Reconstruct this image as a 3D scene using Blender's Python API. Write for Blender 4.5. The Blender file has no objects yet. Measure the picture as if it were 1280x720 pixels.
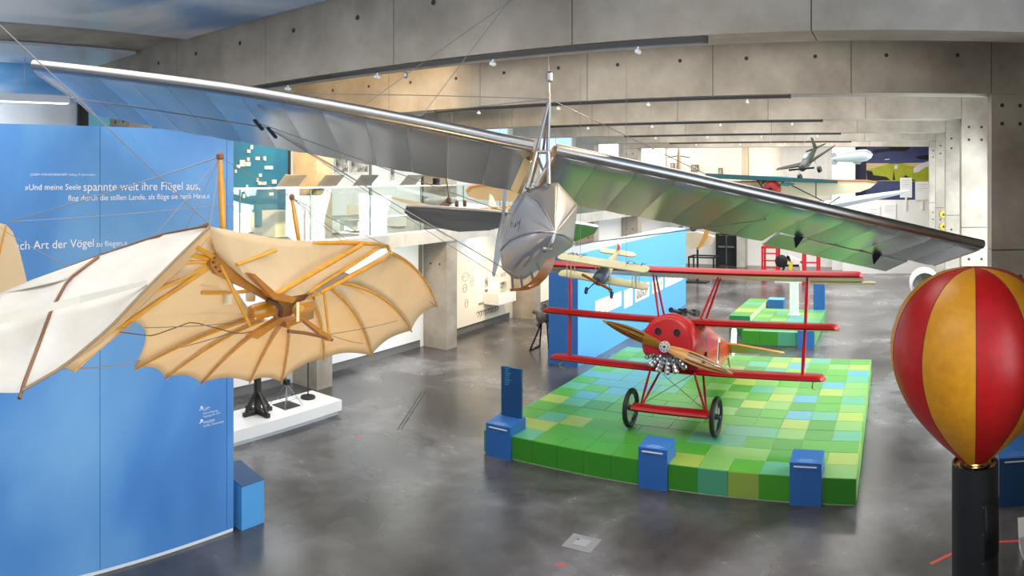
import bpy, bmesh, math, random
from mathutils import Vector, Matrix
random.seed(7)
sc = bpy.context.scene
COL = sc.collection

# ------------------------------------------------------------------ camera (a stitched cylindrical view from the gallery)
F, HY, VX, EYE = 886.0, 220.0, 1118.0, 4.9      # pixels per radian, horizon row, column of the hall axis, eye height
cam = bpy.data.cameras.new('camera'); cam_ob = bpy.data.objects.new('camera', cam); COL.objects.link(cam_ob)
sc.camera = cam_ob
cam_ob.location = (0, 0, EYE); cam_ob.rotation_euler = (math.pi/2, 0, (VX-640)/F)
cam.type = 'PANO'; cam.panorama_type = 'CENTRAL_CYLINDRICAL'
cam.sensor_width = 36; cam.lens = F/1280*36; cam.shift_y = -140/1280
_h = HY + 720*140/1280
cam.central_cylindrical_range_u_min = -640/F; cam.central_cylindrical_range_u_max = 640/F
cam.central_cylindrical_range_v_min = -(720-_h)/F; cam.central_cylindrical_range_v_max = _h/F
cam.central_cylindrical_radius = 1.0

# ------------------------------------------------------------------ daylight, lamps, exposure
world = bpy.data.worlds.new('daylight'); sc.world = world; world.use_nodes = True
world.node_tree.nodes['Background'].inputs[0].default_value = (0.80, 0.90, 1.0, 1)
world.node_tree.nodes['Background'].inputs[1].default_value = 4.2
sc.view_settings.view_transform = 'Standard'; sc.view_settings.look = 'None'
sc.view_settings.gamma = 1.0; sc.view_settings.use_curve_mapping = False
sc.view_settings.exposure = 0.08
sc.cycles.use_denoising = True
sc.cycles.max_bounces = 8
sc.cycles.sample_clamp_indirect = 6.0

def light(kind, name, loc, aim, power, color=(1, 1, 1), size=1.0, size_y=None, spot=60, blend=.6, label=None):
    l = bpy.data.lights.new(name, kind); l.energy = power; l.color = color
    if kind == 'AREA':
        l.shape = 'RECTANGLE'; l.size = size; l.size_y = size_y or size
    else:
        l.shadow_soft_size = size
    if kind == 'SPOT':
        l.spot_size = math.radians(spot); l.spot_blend = blend
    o = bpy.data.objects.new(name, l); COL.objects.link(o); o.location = loc
    d = Vector(aim) - Vector(loc)
    o.rotation_euler = d.to_track_quat('-Z', 'Y').to_euler()
    return o
BAYS = [6.3, 11.1, 16.1, 21.1, 26.1, 31.1]          # front faces of the concrete portals along the hall
WARM = (1.0, .72, .40); COOL = (.86, .93, 1.0)
# unseen fill lights added under the ceiling between the portals
light('AREA', 'ceiling_fill', (-5, 2.3, 7.1), (-5, 2.3, 0), 330, (1, .97, .93), 9, 4)
for y0, pw in zip(BAYS, (290, 300, 380, 500, 650, 750)):
    light('AREA', 'ceiling_fill', (-5, y0+2.7, 7.1), (-5, y0+2.7, 0), pw, (1, .97, .93), 9, 2.6)
# daylight entering through the tall windows between the right columns
for y0, pw in zip((13.85, 18.85, 23.85, 28.85), (560, 360, 320, 330)):
    light('AREA', 'window_daylight', (3.45, y0, 3.5), (-4, y0-1.2, .3), pw, (.84, .93, 1), 4.2, 5.0)
# unseen fill lights added above the gallery on the left
for y0, pw in zip((8.9, 13.8, 18.8, 23.8), (80, 105, 110, 120)):
    light('AREA', 'gallery_fill', (-14.6, y0, 7.0), (-15.2, y0, 0), pw, (1, .95, .86), 2.4, 3.5)
# fill lights added under the gallery slab to brighten the lower wall
for y0, c in ((9.2, COOL), (13.8, COOL), (18.8, (1, .8, .52)), (23.8, (1, .85, .62))):
    light('AREA', 'wall_fill', (-11.95, y0, 3.0), (-12.6, y0, 1.2), 55, c, .25, 3.6)
# warm spotlights hung on the lighting tracks
light('SPOT', 'track_spot', (-6.5, 6.0, 6.1), (-3.6, 4.6, 3.6), 300, WARM, .06, spot=60)
light('SPOT', 'track_spot', (-2.0, 5.9, 6.1), (-4.2, 3.6, 3.6), 220, WARM, .06, spot=70)
light('SPOT', 'track_spot', (-8.5, 7.4, 6.0), (-10.0, 11.1, 6.5), 700, (1, .72, .40), .06, spot=80)
light('SPOT', 'track_spot', (-9.4, 13.4, 6.0), (-12.0, 16.1, 2.0), 650, (1, .78, .5), .06, spot=70)
light('SPOT', 'track_spot', (-9.4, 18.6, 6.0), (-11.0, 21.5, 0.5), 700, (1, .75, .45), .06, spot=80)
light('SPOT', 'track_spot', (-3.0, 8.2, 6.1), (-3.8, 11.6, 1.6), 260, (1, .95, .88), .06, spot=60)
light('SPOT', 'track_spot', (-9.6, 9.0, 6.0), (-12.2, 11.1, 4.6), 1500, (1, .66, .28), .06, spot=50)
# floor uplight under the cloth glider, lamp on the hanging bar, showroom lamps
light('SPOT', 'floor_uplight', (-3.3, 3.0, .15), (-4.3, 3.7, 3.8), 300, WARM, .08, spot=95)
light('AREA', 'bar_lamp_light', (-12.9, 3.0, 6.3), (-13.7, 3.2, 6.4), 60, (.95, .97, 1), .2, 4)
light('AREA', 'showroom_light', (-9.5, 36.9, 6.9), (-9.5, 37.5, 4), 60, (1, .84, .6), 7, .6)

# ------------------------------------------------------------------ helpers
def PR(x, y, r):
    a = (x-VX)/F
    return Vector((r*math.sin(a), r*math.cos(a), EYE+(HY-y)/F*r))
def PY(x, y, Y): return PR(x, y, Y/math.cos((x-VX)/F))
def PX(x, y, X): return PR(x, y, X/math.sin((x-VX)/F))
def PZ(x, y, z): return PR(x, y, F*(EYE-z)/(y-HY))
def AX(x, Y): return Y*math.tan((x-VX)/F)          # X of a column on a plane Y
def AY(x, X): return X/math.tan((x-VX)/F)          # Y of a column on a plane X

def lin(h):
    h = h.lstrip('#'); c = [int(h[i:i+2], 16)/255 for i in (0, 2, 4)]
    return tuple(v/12.92 if v <= .04045 else ((v+.055)/1.055)**2.4 for v in c)

MATS = {}
def mat(name, col, rough=.5, metal=0., col2=None, scale=6., detail=4., rough2=None, bump=0., emit=0., alpha=None,
        transl=0., stretch=(1, 1, 1), spec=None, thresh=(.35, .65), coat=0.):
    if name in MATS: return MATS[name]
    if isinstance(col, str): col = lin(col)
    if isinstance(col2, str): col2 = lin(col2)
    m = bpy.data.materials.new(name); m.use_nodes = True
    nt = m.node_tree; b = nt.nodes['Principled BSDF']; out = nt.nodes['Material Output']
    b.inputs['Base Color'].default_value = (*col, 1); b.inputs['Roughness'].default_value = rough
    b.inputs['Metallic'].default_value = metal
    if spec is not None: b.inputs['Specular IOR Level'].default_value = spec
    if coat: b.inputs['Coat Weight'].default_value = coat; b.inputs['Coat Roughness'].default_value = .08
    L = nt.links.new
    if col2 is not None or rough2 is not None or bump:
        tc = nt.nodes.new('ShaderNodeTexCoord'); mp = nt.nodes.new('ShaderNodeMapping'); mp.inputs['Scale'].default_value = stretch
        L(tc.outputs['Object'], mp.inputs['Vector'])
        n = nt.nodes.new('ShaderNodeTexNoise'); n.inputs['Scale'].default_value = scale; n.inputs['Detail'].default_value = detail
        n.inputs['Roughness'].default_value = .6
        L(mp.outputs[0], n.inputs['Vector'])
        r = nt.nodes.new('ShaderNodeMapRange'); r.inputs[1].default_value = thresh[0]; r.inputs[2].default_value = thresh[1]
        L(n.outputs['Fac'], r.inputs[0])
        if col2 is not None:
            mx = nt.nodes.new('ShaderNodeMix'); mx.data_type = 'RGBA'
            mx.inputs['A'].default_value = (*col, 1); mx.inputs['B'].default_value = (*col2, 1)
            L(r.outputs[0], mx.inputs['Factor']); L(mx.outputs['Result'], b.inputs['Base Color'])
        if rough2 is not None:
            rr = nt.nodes.new('ShaderNodeMapRange'); rr.inputs[3].default_value = rough; rr.inputs[4].default_value = rough2
            L(r.outputs[0], rr.inputs[0]); L(rr.outputs[0], b.inputs['Roughness'])
        if bump:
            bp = nt.nodes.new('ShaderNodeBump'); bp.inputs['Strength'].default_value = bump; bp.inputs['Distance'].default_value = .02
            L(n.outputs['Fac'], bp.inputs['Height']); L(bp.outputs[0], b.inputs['Normal'])
    if emit:
        b.inputs['Emission Color'].default_value = (*col, 1); b.inputs['Emission Strength'].default_value = emit
    if transl:
        t = nt.nodes.new('ShaderNodeBsdfTranslucent'); ms = nt.nodes.new('ShaderNodeMixShader'); ms.inputs[0].default_value = transl
        t.inputs[0].default_value = (*col, 1)
        L(b.outputs[0], ms.inputs[1]); L(t.outputs[0], ms.inputs[2]); L(ms.outputs[0], out.inputs['Surface'])
    if alpha is not None:
        gs = nt.nodes.new('ShaderNodeBsdfGlossy'); gs.inputs['Roughness'].default_value = .02
        t = nt.nodes.new('ShaderNodeBsdfTransparent'); ms = nt.nodes.new('ShaderNodeMixShader')
        t.inputs[0].default_value = (*col, 1)
        fr = nt.nodes.new('ShaderNodeLayerWeight'); fr.inputs[0].default_value = .15
        ad = nt.nodes.new('ShaderNodeMath'); ad.operation = 'ADD'; ad.use_clamp = True; ad.inputs[1].default_value = alpha
        L(fr.outputs['Facing'], ad.inputs[0]); L(ad.outputs[0], ms.inputs[0])
        L(t.outputs[0], ms.inputs[1]); L(gs.outputs[0], ms.inputs[2]); L(ms.outputs[0], out.inputs['Surface'])
    MATS[name] = m
    return m

MW = {}                                              # world matrix of every thing and part
def tag(o, label=None, cat=None, group=None, kind=None):
    if label: o['label'] = label
    if cat: o['category'] = cat
    if group: o['group'] = group
    if kind: o['kind'] = kind
    return o
def thing(name, label, cat, loc=(0, 0, 0), rot=None, group=None, kind=None):
    o = bpy.data.objects.new(name, None); COL.objects.link(o); o.empty_display_size = .1
    o.location = loc
    if rot is not None: o.rotation_euler = rot
    MW[o] = Matrix.LocRotScale(Vector(loc), o.rotation_euler, None)
    return tag(o, label, cat, group, kind)

def ring_frame(d):
    d = d.normalized(); u = Vector((0, 0, 1)) if abs(d.z) < .9 else Vector((1, 0, 0))
    a = d.cross(u).normalized(); return a, d.cross(a).normalized()

class MB:
    def __init__(s): s.v = []; s.f = []; s.mi = []
    def add(s, vs, fs, mi=0):
        k = len(s.v); s.v += [Vector(p) for p in vs]; s.f += [tuple(k+i for i in f) for f in fs]; s.mi += [mi]*len(fs); return s
    def box(s, lo, hi, mi=0):
        (a, b, c), (d, e, f) = lo, hi
        return s.add([(a,b,c),(d,b,c),(d,e,c),(a,e,c),(a,b,f),(d,b,f),(d,e,f),(a,e,f)],
                     [(0,3,2,1),(4,5,6,7),(0,1,5,4),(1,2,6,5),(2,3,7,6),(3,0,4,7)], mi)
    def hexa(s, p, mi=0):                            # 8 corners, bottom ring then top ring
        return s.add(p, [(0,3,2,1),(4,5,6,7),(0,1,5,4),(1,2,6,5),(2,3,7,6),(3,0,4,7)], mi)
    def bar(s, a, b, w, h=None, mi=0, up=None):      # square bar between two points
        a = Vector(a); b = Vector(b); h = h or w; d = (b-a).normalized()
        if up is None: u, n = ring_frame(d)
        else:
            n = Vector(up); u = d.cross(n).normalized(); n = u.cross(d).normalized()
        u = u*w/2; n = n*h/2
        return s.hexa([a-u-n, a+u-n, a+u+n, a-u+n, b-u-n, b+u-n, b+u+n, b-u+n], mi)
    def tube(s, pts, r, n=8, mi=0, cap=True):
        pts = [Vector(p) for p in pts]; rs = r if isinstance(r, (list, tuple)) else [r]*len(pts)
        rings = []; a0 = None
        for i, p in enumerate(pts):
            d = (pts[min(i+1, len(pts)-1)]-pts[max(i-1, 0)]).normalized()
            if a0 is None: a, b = ring_frame(d)
            else:
                a = (a0 - d*a0.dot(d)).normalized(); b = d.cross(a)
            a0 = a
            rings.append([p+(a*math.cos(t)+b*math.sin(t))*rs[i] for t in [2*math.pi*k/n for k in range(n)]])
        return s.loft(rings, True, cap, mi)
    def loft(s, rings, closed=True, cap=True, mi=0):
        n = len(rings[0]); vs = [p for r in rings for p in r]; fs = []
        for i in range(len(rings)-1):
            for k in range(n if closed else n-1):
                j = (k+1) % n
                fs.append((i*n+k, i*n+j, (i+1)*n+j, (i+1)*n+k))
        if cap and closed:
            fs.append(tuple(range(n-1, -1, -1))); fs.append(tuple((len(rings)-1)*n+k for k in range(n)))
        return s.add(vs, fs, mi)
    def lathe(s, c, prof, n=24, axis='Z', mi=0, cap=True):
        c = Vector(c); rings = []
        for r, h in prof:
            ring = []
            for k in range(n):
                t = 2*math.pi*k/n; x, y = r*math.cos(t), r*math.sin(t)
                ring.append(c + {'Z': Vector((x, y, h)), 'Y': Vector((x, h, y)), 'X': Vector((h, x, y))}[axis])
            rings.append(ring)
        return s.loft(rings, True, cap, mi)
    def prism(s, poly, off, mi=0):                   # polygon swept by a vector
        poly = [Vector(p) for p in poly]; off = Vector(off)
        return s.loft([poly, [p+off for p in poly]], True, True, mi)
    def grid(s, rows, mi=0):
        return s.loft([list(map(Vector, r)) for r in rows], False, False, mi)
    def build(s, name, m, parent=None, world=True, smooth=None, solid=0., kind=None, label=None, sub=0):
        vs = s.v
        if parent is not None and world:
            inv = MW[parent].inverted(); vs = [inv @ p for p in vs]
        me = bpy.data.meshes.new(name); me.from_pydata([tuple(p) for p in vs], [], s.f)
        for mm in (m if isinstance(m, (list, tuple)) else [m]): me.materials.append(mm)
        if isinstance(m, (list, tuple)) and len(m) > 1: me.polygons.foreach_set('material_index', s.mi)
        bm = bmesh.new(); bm.from_mesh(me); bmesh.ops.recalc_face_normals(bm, faces=bm.faces); bm.to_mesh(me); bm.free()
        if smooth is not None:
            me.polygons.foreach_set('use_smooth', [True]*len(me.polygons)); me.set_sharp_from_angle(angle=math.radians(smooth))
        me.update()
        return link(name, me, parent, kind, label, solid, sub)
def link(name, me, parent=None, kind=None, label=None, solid=0., sub=0):
    o = bpy.data.objects.new(name, me); COL.objects.link(o)
    if parent is not None: o.parent = parent; MW[o] = MW[parent]
    else: MW[o] = Matrix.Identity(4)
    if sub:
        md = o.modifiers.new('subdivision', 'SUBSURF'); md.levels = sub; md.render_levels = sub
    if solid:
        md = o.modifiers.new('thickness', 'SOLIDIFY'); md.thickness = solid; md.offset = 0
    if kind: o['kind'] = kind
    if label: o['label'] = label
    return o
def struct(o, label, cat): return tag(o, label, cat, None, 'structure')

def text_mesh(body, name, m, parent, origin, ax, ay, width=None, height=None, thick=.003):
    """flat lettering: starts at origin, runs along ax, rises along ay; fitted to width or to cap height"""
    cu = bpy.data.curves.new(name, 'FONT'); cu.body = body; cu.extrude = 0; cu.resolution_u = 3
    tmp = bpy.data.objects.new(name, cu); COL.objects.link(tmp)
    dg = bpy.context.evaluated_depsgraph_get(); dg.update()
    me = bpy.data.meshes.new_from_object(tmp.evaluated_get(dg))
    bpy.data.objects.remove(tmp); bpy.data.curves.remove(cu)
    co = [v.co.copy() for v in me.vertices]
    x0 = min(c.x for c in co); x1 = max(c.x for c in co)
    ax = Vector(ax).normalized(); ay = Vector(ay).normalized(); n = ax.cross(ay)
    sx = (width/(x1-x0)) if width else height/.7
    sy = height/.7 if height else sx
    inv = MW[parent].inverted() if parent is not None else Matrix.Identity(4)
    for v, c in zip(me.vertices, co):
        v.co = inv @ (Vector(origin) + ax*(c.x-x0)*sx + ay*c.y*sy + n*thick)
    me.materials.clear(); me.materials.append(m)
    return link(name, me, parent)
def joined(a, b, n=8): return [Vector(a).lerp(Vector(b), i/n) for i in range(n+1)]
def sag(a, b, s, n=10):
    return [Vector(a).lerp(Vector(b), i/n)-Vector((0, 0, s*4*(i/n)*(1-i/n))) for i in range(n+1)]
# ------------------------------------------------------------------ surface materials
M_CONC = mat('concrete', '#877e72', .72, col2='#b0a799', scale=1.1, detail=8, bump=.06, thresh=(.3, .7))
M_CONC_D = mat('concrete_joint', '#4c4945', .9)
M_CONC_L = mat('concrete_pale', '#b9b6ae', .7, col2='#a8a49a', scale=2, detail=8)
M_HOLE = mat('tie_hole_dark', '#3a3733', .9)
M_WHITE = mat('white_paint', '#e9e8e4', .45)
M_WHITE_G = mat('white_gloss', '#f0f0ee', .18)
M_BLACK = mat('black_metal', '#141414', .4)
M_RAIL = mat('rail_black', '#1b1b1d', .35)
M_STEEL = mat('brushed_steel', '#a9abad', .35, 1.0)
M_TXT = mat('lettering_white', '#f4f6f8', .6)
def mat_floor():
    m = mat('polished_concrete', '#55524f', .2); nt = m.node_tree; b = nt.nodes['Principled BSDF']; L = nt.links.new
    tc = nt.nodes.new('ShaderNodeTexCoord')
    def noise(scale, detail, rough=.6, dist=0.):
        n = nt.nodes.new('ShaderNodeTexNoise'); n.inputs['Scale'].default_value = scale; n.inputs['Detail'].default_value = detail
        n.inputs['Roughness'].default_value = rough; n.inputs['Distortion'].default_value = dist; L(tc.outputs['Object'], n.inputs['Vector']); return n
    big = noise(.45, 4, .5, .5); fine = noise(2.2, 6, .55, .3)
    r1 = nt.nodes.new('ShaderNodeValToRGB'); e = r1.color_ramp.elements
    e[0].position = .3; e[0].color = (*lin('#2c2b2d'), 1); e[1].position = .72; e[1].color = (*lin('#807f82'), 1)
    k = e.new(.5); k.color = (*lin('#4f4d4d'), 1)
    L(big.outputs['Fac'], r1.inputs[0])
    r2 = nt.nodes.new('ShaderNodeMapRange'); r2.inputs[1].default_value = .35; r2.inputs[2].default_value = .7; r2.inputs[3].default_value = .84; r2.inputs[4].default_value = 1.2
    L(fine.outputs['Fac'], r2.inputs[0])
    mu = nt.nodes.new('ShaderNodeVectorMath'); mu.operation = 'SCALE'; L(r1.outputs[0], mu.inputs[0]); L(r2.outputs[0], mu.inputs['Scale'])
    L(mu.outputs[0], b.inputs['Base Color'])
    r3 = nt.nodes.new('ShaderNodeMapRange'); r3.inputs[1].default_value = .3; r3.inputs[2].default_value = .7; r3.inputs[3].default_value = .2; r3.inputs[4].default_value = .3
    mx = nt.nodes.new('ShaderNodeMath'); mx.operation = 'MULTIPLY_ADD'; mx.inputs[1].default_value = .5
    L(fine.outputs['Fac'], mx.inputs[0]); 
    h = nt.nodes.new('ShaderNodeMath'); h.operation = 'MULTIPLY'; h.inputs[1].default_value = .5; L(big.outputs['Fac'], h.inputs[0]); L(h.outputs[0], mx.inputs[2])
    L(mx.outputs[0], r3.inputs[0]); L(r3.outputs[0], b.inputs['Roughness'])
    b.inputs['Specular IOR Level'].default_value = .7
    return m
M_FLOOR = mat_floor()
def mat_sky(name, lo, hi, white, scale=.5, rough=.35, stretch=(1, 1, 1), th=(.45, .7), grad=None):
    """painted cloud mural"""
    m = mat(name, lo, rough); nt = m.node_tree; b = nt.nodes['Principled BSDF']; L = nt.links.new
    tc = nt.nodes.new('ShaderNodeTexCoord'); mp = nt.nodes.new('ShaderNodeMapping'); mp.inputs['Scale'].default_value = stretch
    L(tc.outputs['Object'], mp.inputs[0])
    n = nt.nodes.new('ShaderNodeTexNoise'); n.inputs['Scale'].default_value = scale; n.inputs['Detail'].default_value = 5; n.inputs['Distortion'].default_value = .4
    L(mp.outputs[0], n.inputs['Vector'])
    r = nt.nodes.new('ShaderNodeValToRGB'); e = r.color_ramp.elements
    e[0].position = .3; e[0].color = (*lin(lo), 1); e[1].position = th[1]; e[1].color = (*lin(white), 1); k = e.new(th[0]); k.color = (*lin(hi), 1)
    src = n.outputs['Fac']
    if grad:                                         # the clouds gather towards one side of the mural
        ax_i, v0, v1, amt = grad; sx = nt.nodes.new('ShaderNodeSeparateXYZ'); L(tc.outputs['Object'], sx.inputs[0])
        g_ = nt.nodes.new('ShaderNodeMapRange'); g_.inputs[1].default_value = v0; g_.inputs[2].default_value = v1; g_.inputs[3].default_value = amt; g_.inputs[4].default_value = -.06
        L(sx.outputs[ax_i], g_.inputs[0]); ad = nt.nodes.new('ShaderNodeMath'); ad.operation = 'ADD'; L(src, ad.inputs[0]); L(g_.outputs[0], ad.inputs[1]); src = ad.outputs[0]
    L(src, r.inputs[0]); L(r.outputs[0], b.inputs['Base Color'])
    return m
M_SKYC = mat_sky('sky_ceiling_paint', '#3a67a6', '#6f97c6', '#ccd3da', .5, .3, (.6, 1, 1), (.48, .62), grad=(0, -9.6, -6.8, .2))
M_SKYW = mat_sky('sky_wall_paint', '#2f7fd0', '#78b4ea', '#f6fbff', .45, .5, (1, .6, 1.3), (.46, .6), grad=(2, 6.2, 6.8, .22))
M_BLUE = mat_sky('blue_wall_paint', '#4079be', '#5592d4', '#84bce8', .42, .38, (1, .9, .55), (.5, .75))
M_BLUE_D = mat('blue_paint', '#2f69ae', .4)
M_BLUE_DD = mat('blue_paint_deep', '#1d4a78', .42)
M_BLUE_L = mat('blue_paint_light', '#58a8e6', .4)
M_TEAL = mat('teal_wall_paint', '#226f8c', .5, col2='#2c7f9a', scale=.5)
M_CREAM = mat('cream_board', '#f3ead8', .55)
M_GLASS = mat('clear_glass', (.93, .98, .96), .02, alpha=.02)
M_GREYPANEL = mat('grey_desk_panel', '#8c8b88', .5, col2='#7d7c7a', scale=3)

# ------------------------------------------------------------------ floor, ceiling
floor = struct(MB().box((-18, -4, -.2), (6, 38.6, 0)).build('floor', M_FLOOR), 'dark polished concrete floor with cloudy pale blotches', 'floor')
ceiling = struct(MB().box((-18, -4, 7.2), (6, 38.6, 7.5)).build('ceiling', M_CONC), 'raw concrete ceiling slab above the beams', 'ceiling')
for (xa, xb, ya, yb, zz) in ((-9.7, 4, -3.5, 1.7, 7.12), (-9.7, 4, 1.72, 6.24, 7.12), (-13.25, -11.4, -3.5, 1.7, 7.14), (-13.25, -11.4, 1.72, 6.24, 7.14)):
    MB().box((xa, ya, zz), (xb, yb, zz+.05)).build('sky_panel', M_SKYC, ceiling, label='glossy cloud-painted ceiling panel')

# ------------------------------------------------------------------ concrete portals: beam, left pier, right leg
PIER0, PIER1, LEG0, LEG1 = -12.6, -11.78, 1.53, 3.6
ZB = 6.2; TH = .5
hole_me = None
def tie_hole(p, axis, parent, r=.032):
    m = MB()
    if axis == 'Y': m.lathe((p[0], p[1]-.004, p[2]), [(r, .02), (r, 0), (r*.7, -.001)], 12, 'Y')
    else: m.lathe((p[0]-.004, p[1], p[2]), [(r, .02), (r, 0), (r*.7, -.001)], 12, 'X')
    return m.build('tie_hole', M_HOLE, parent)
JOINTS = {0: [AX(x, 6.3) for x in (221, 332, 492, 715, 1014)], 1: [AX(x, 11.1) for x in (394, 486, 600, 734, 891, 1064)],
          2: [AX(x, 16.1) for x in (545, 640, 740, 847, 960, 1082)], 3: [-9, -6.4, -3.7, -1.1], 4: [-9, -6.4, -3.7, -1.1], 5: [-9, -6.4, -3.7, -1.1]}
ORD = ['nearest', 'second', 'third', 'fourth', 'fifth', 'farthest']
for i, y0 in enumerate(BAYS):
    b = struct(MB().box((PIER0+.01, y0+.012, ZB+.01), (LEG1, y0+TH-.012, 7.2)).build('beam_%d' % (i+1), M_CONC_D),
               '%s raw concrete beam spanning the hall' % ORD[i], 'beam')
    xs = [PIER0] + JOINTS[i] + [LEG0, LEG1]
    for k in range(len(xs)-1):
        MB().box((xs[k]+.006, y0, ZB), (xs[k+1]-.006, y0+TH, 7.2)).build('panel', M_CONC, b)
    if i == 0:
        for (x, y) in ((198, 79), (245, 67), (300, 54), (367, 38), (447, 22), (542, 3)): tie_hole(PY(x, y, y0), 'Y', b)
    if i == 1:
        for (x, y) in ((369, 118), (416, 113), (461, 108), (513, 103), (570, 98), (630, 91), (698, 85), (772, 81), (850, 76), (933, 73), (1019, 70.5), (1108, 69), (1197, 69)):
            tie_hole(PY(x, y, y0), 'Y', b)
    # left pier and right leg, each in two pours
    p = struct(MB().box((PIER0+.01, y0+.01, 0), (PIER1-.01, y0+TH-.01, ZB)).build('column_left_%d' % (i+1), M_CONC_D), '%s concrete pier on the gallery side' % ORD[i], 'pier')
    for za, zb in ((0, 3.07), (3.4, ZB)):
        MB().box((PIER0, y0, za), (PIER1, y0+TH, zb-.01)).build('panel', M_CONC, p)
    for hx in (PIER0+.25, PIER1-.25):
        for hz in (5.6, 5.95, 2.4): tie_hole((hx, y0, hz), 'Y', p)
    q = struct(MB().box((LEG0+.01, y0+.01, 0), (LEG1, y0+TH-.01, ZB)).build('column_right_%d' % (i+1), M_CONC_D), '%s concrete column of the right row' % ORD[i], 'column')
    for za, zb in ((0, 3.72), (3.735, ZB)):
        MB().box((LEG0, y0, za), (LEG1, y0+TH, zb-.003)).build('panel', M_CONC, q)
    for hx in (LEG0+.17, LEG0+.46):
        for hz in (6.02, 5.73, 3.3, 3.0): tie_hole((hx, y0, hz), 'Y', q)

# lighting tracks under the front edge of the beams
for (x0, x1, i) in ((305, 880, 0), (545, 986, 1), (690, 1027, 2), (782, 1050, 3), (838, 1063, 4)):
    y0 = BAYS[i]; Y = y0+.04; xa, xb = AX(x0, Y), AX(x1, Y)
    t = thing('lighting_track', 'black lighting track along the %s concrete beam' % ORD[i], 'lighting track', (xa, Y, ZB-.02))
    MB().box((xa, Y-.02, ZB-.062), (xb, Y+.035, ZB-.012)).build('rail', M_RAIL, t)
    MB().box((xa-.03, Y-.025, ZB-.066), (xa, Y+.04, ZB-.002)).build('end_cap', M_BLACK, t)
    MB().box((xb, Y-.025, ZB-.066), (xb+.03, Y+.04, ZB-.002)).build('end_cap', M_BLACK, t)
    n = 4
    for k in range(n):
        xx = xa + (xb-xa)*(k+.6)/n
        MB().box((xx-.008, Y-.005, ZB-.10), (xx+.008, Y+.011, ZB-.06)).lathe((xx, Y-.04, ZB-.11), [(.018, 0), (.024, .02), (.024, .07), (.012, .09)], 12, 'Y').build('spot_head', M_WHITE, t)

# ------------------------------------------------------------------ walls
wl = struct(MB().box((-12.75, -4, 0), (-12.62, 38.4, 3.07)).build('wall_left', M_WHITE), 'white lower side wall beneath the gallery', 'wall')
struct(MB().box((-17.7, -4, 3.4), (-17.5, 38.4, 7.2)).build('wall_gallery', M_WHITE), 'white back wall of the side gallery', 'wall')
struct(MB().box((-18, -4, 0), (6, -3.8, 7.2)).build('wall_back', M_WHITE), 'white wall behind the viewpoint', 'wall')
wf = struct(MB().box((-18, 38.0, 0), (6, 38.2, 7.2)).build('wall_far', M_WHITE), 'white end wall of the hall', 'wall')
struct(MB().box((3.6, 31.6, 0), (3.8, 38.4, 7.2)).box((3.6, 5.6, 0), (3.8, 11.1, 7.2)).box((3.6, -4, 0), (3.8, 5.6, 1.6)).box((3.6, -4, 6.4), (3.8, 5.6, 7.2)).build('wall_right', M_CONC_L), 'concrete side wall beyond the columns', 'wall')  # unseen; near stretch left open to let extra daylight in
# window frames between the right columns (daylight enters here)
for i in range(1, 5):
    y0, y1 = BAYS[i]+TH, BAYS[i+1]
    m = MB()
    for z in (.9, 6.1): m.box((3.5, y0, z-.05), (3.6, y1, z+.05))
    for k in range(4):
        yy = y0 + (y1-y0)*k/3; m.box((3.5, yy-.04, .9), (3.6, yy+.04, 6.1))
    w = struct(m.build('window_%d' % i, M_STEEL), 'tall side window between two right columns, bay %s' % ORD[i], 'window')
    MB().box((3.5, y0, 0), (3.7, y1, .85)).build('sill_wall', M_CONC_L, w)
    MB().box((3.5, y0, 6.15), (3.7, y1, 7.2)).build('lintel', M_CONC_L, w)
# upper wall with sky mural behind the gallery, first bay
sw = struct(MB().box((-13.9, -3.8, 3.4), (-13.7, 6.05, 7.2)).build('wall_sky', M_SKYW), 'upper wall painted with blue sky and bright clouds', 'wall')
MB().box((-13.68, 6.07, 3.4), (-13.55, 6.28, 7.2)).build('trim_black', M_BLACK, sw)

# ------------------------------------------------------------------ blue partition wall
BX = -7.85
bw = struct(MB().box((BX-.28, -2.5, .05), (BX-.012, 5.83, 5.505)).build('wall_blue', M_BLUE_D), 'tall free-standing blue partition with white German lettering', 'wall')
ys = [-2.5, -.2, 1.35, AY(125, BX), AY(283.5, BX), 5.83]
for k in range(len(ys)-1):
    MB().box((BX-.02, ys[k]+.004, .05), (BX, ys[k+1]-.004, 5.51)).build('panel', M_BLUE, bw)
MB().box((BX-.26, -2.5, 0), (BX-.02, 5.81, .05)).build('plinth_strip', M_BLACK, bw)
MB().box((BX-.02, -2.5, .004), (BX-.004, 5.82, .048)).build('base_trim', mat('trim_white', '#f2f4f6', .4), bw)
def wtext(s, x0, x1, yb, h=None):
    ya, yb_ = AY(x0, BX), AY(x1, BX)
    o = PX(x0, yb, BX)
    return text_mesh(s, 'lettering', M_TXT, bw, o, (0, 1, 0), (0, 0, 1), width=yb_-ya, thick=.003)
wtext('JOSEPH VON EICHENDORFF, Anfang 19. Jahrhundert', 38, 119, 219.5)
wtext('»Und meine Seele', 31, 101, 237.5)
wtext('spannte weit ihre Flügel aus,', 104, 250, 238.6)
wtext('flog durch die stillen Lande, als flöge sie nach Haus.«', 85, 262, 251)
wtext('nach Art der Vögel', 12, 117, 312.5)
wtext('zu fliegen.«', 120, 159, 308.5)
for (s, x0, x1, yb) in (('LUFT', 253.5, 262.5, 513.5), ('Raketenflugzeug', 254, 272, 518.0), ('Flugzeuge bis 1918', 254, 275, 522.0), ('WASSER', 254, 268.5, 530), ('Schiffe, Schwimmen', 254, 279.5, 534)):
    wtext(s, x0, x1, yb)
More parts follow.
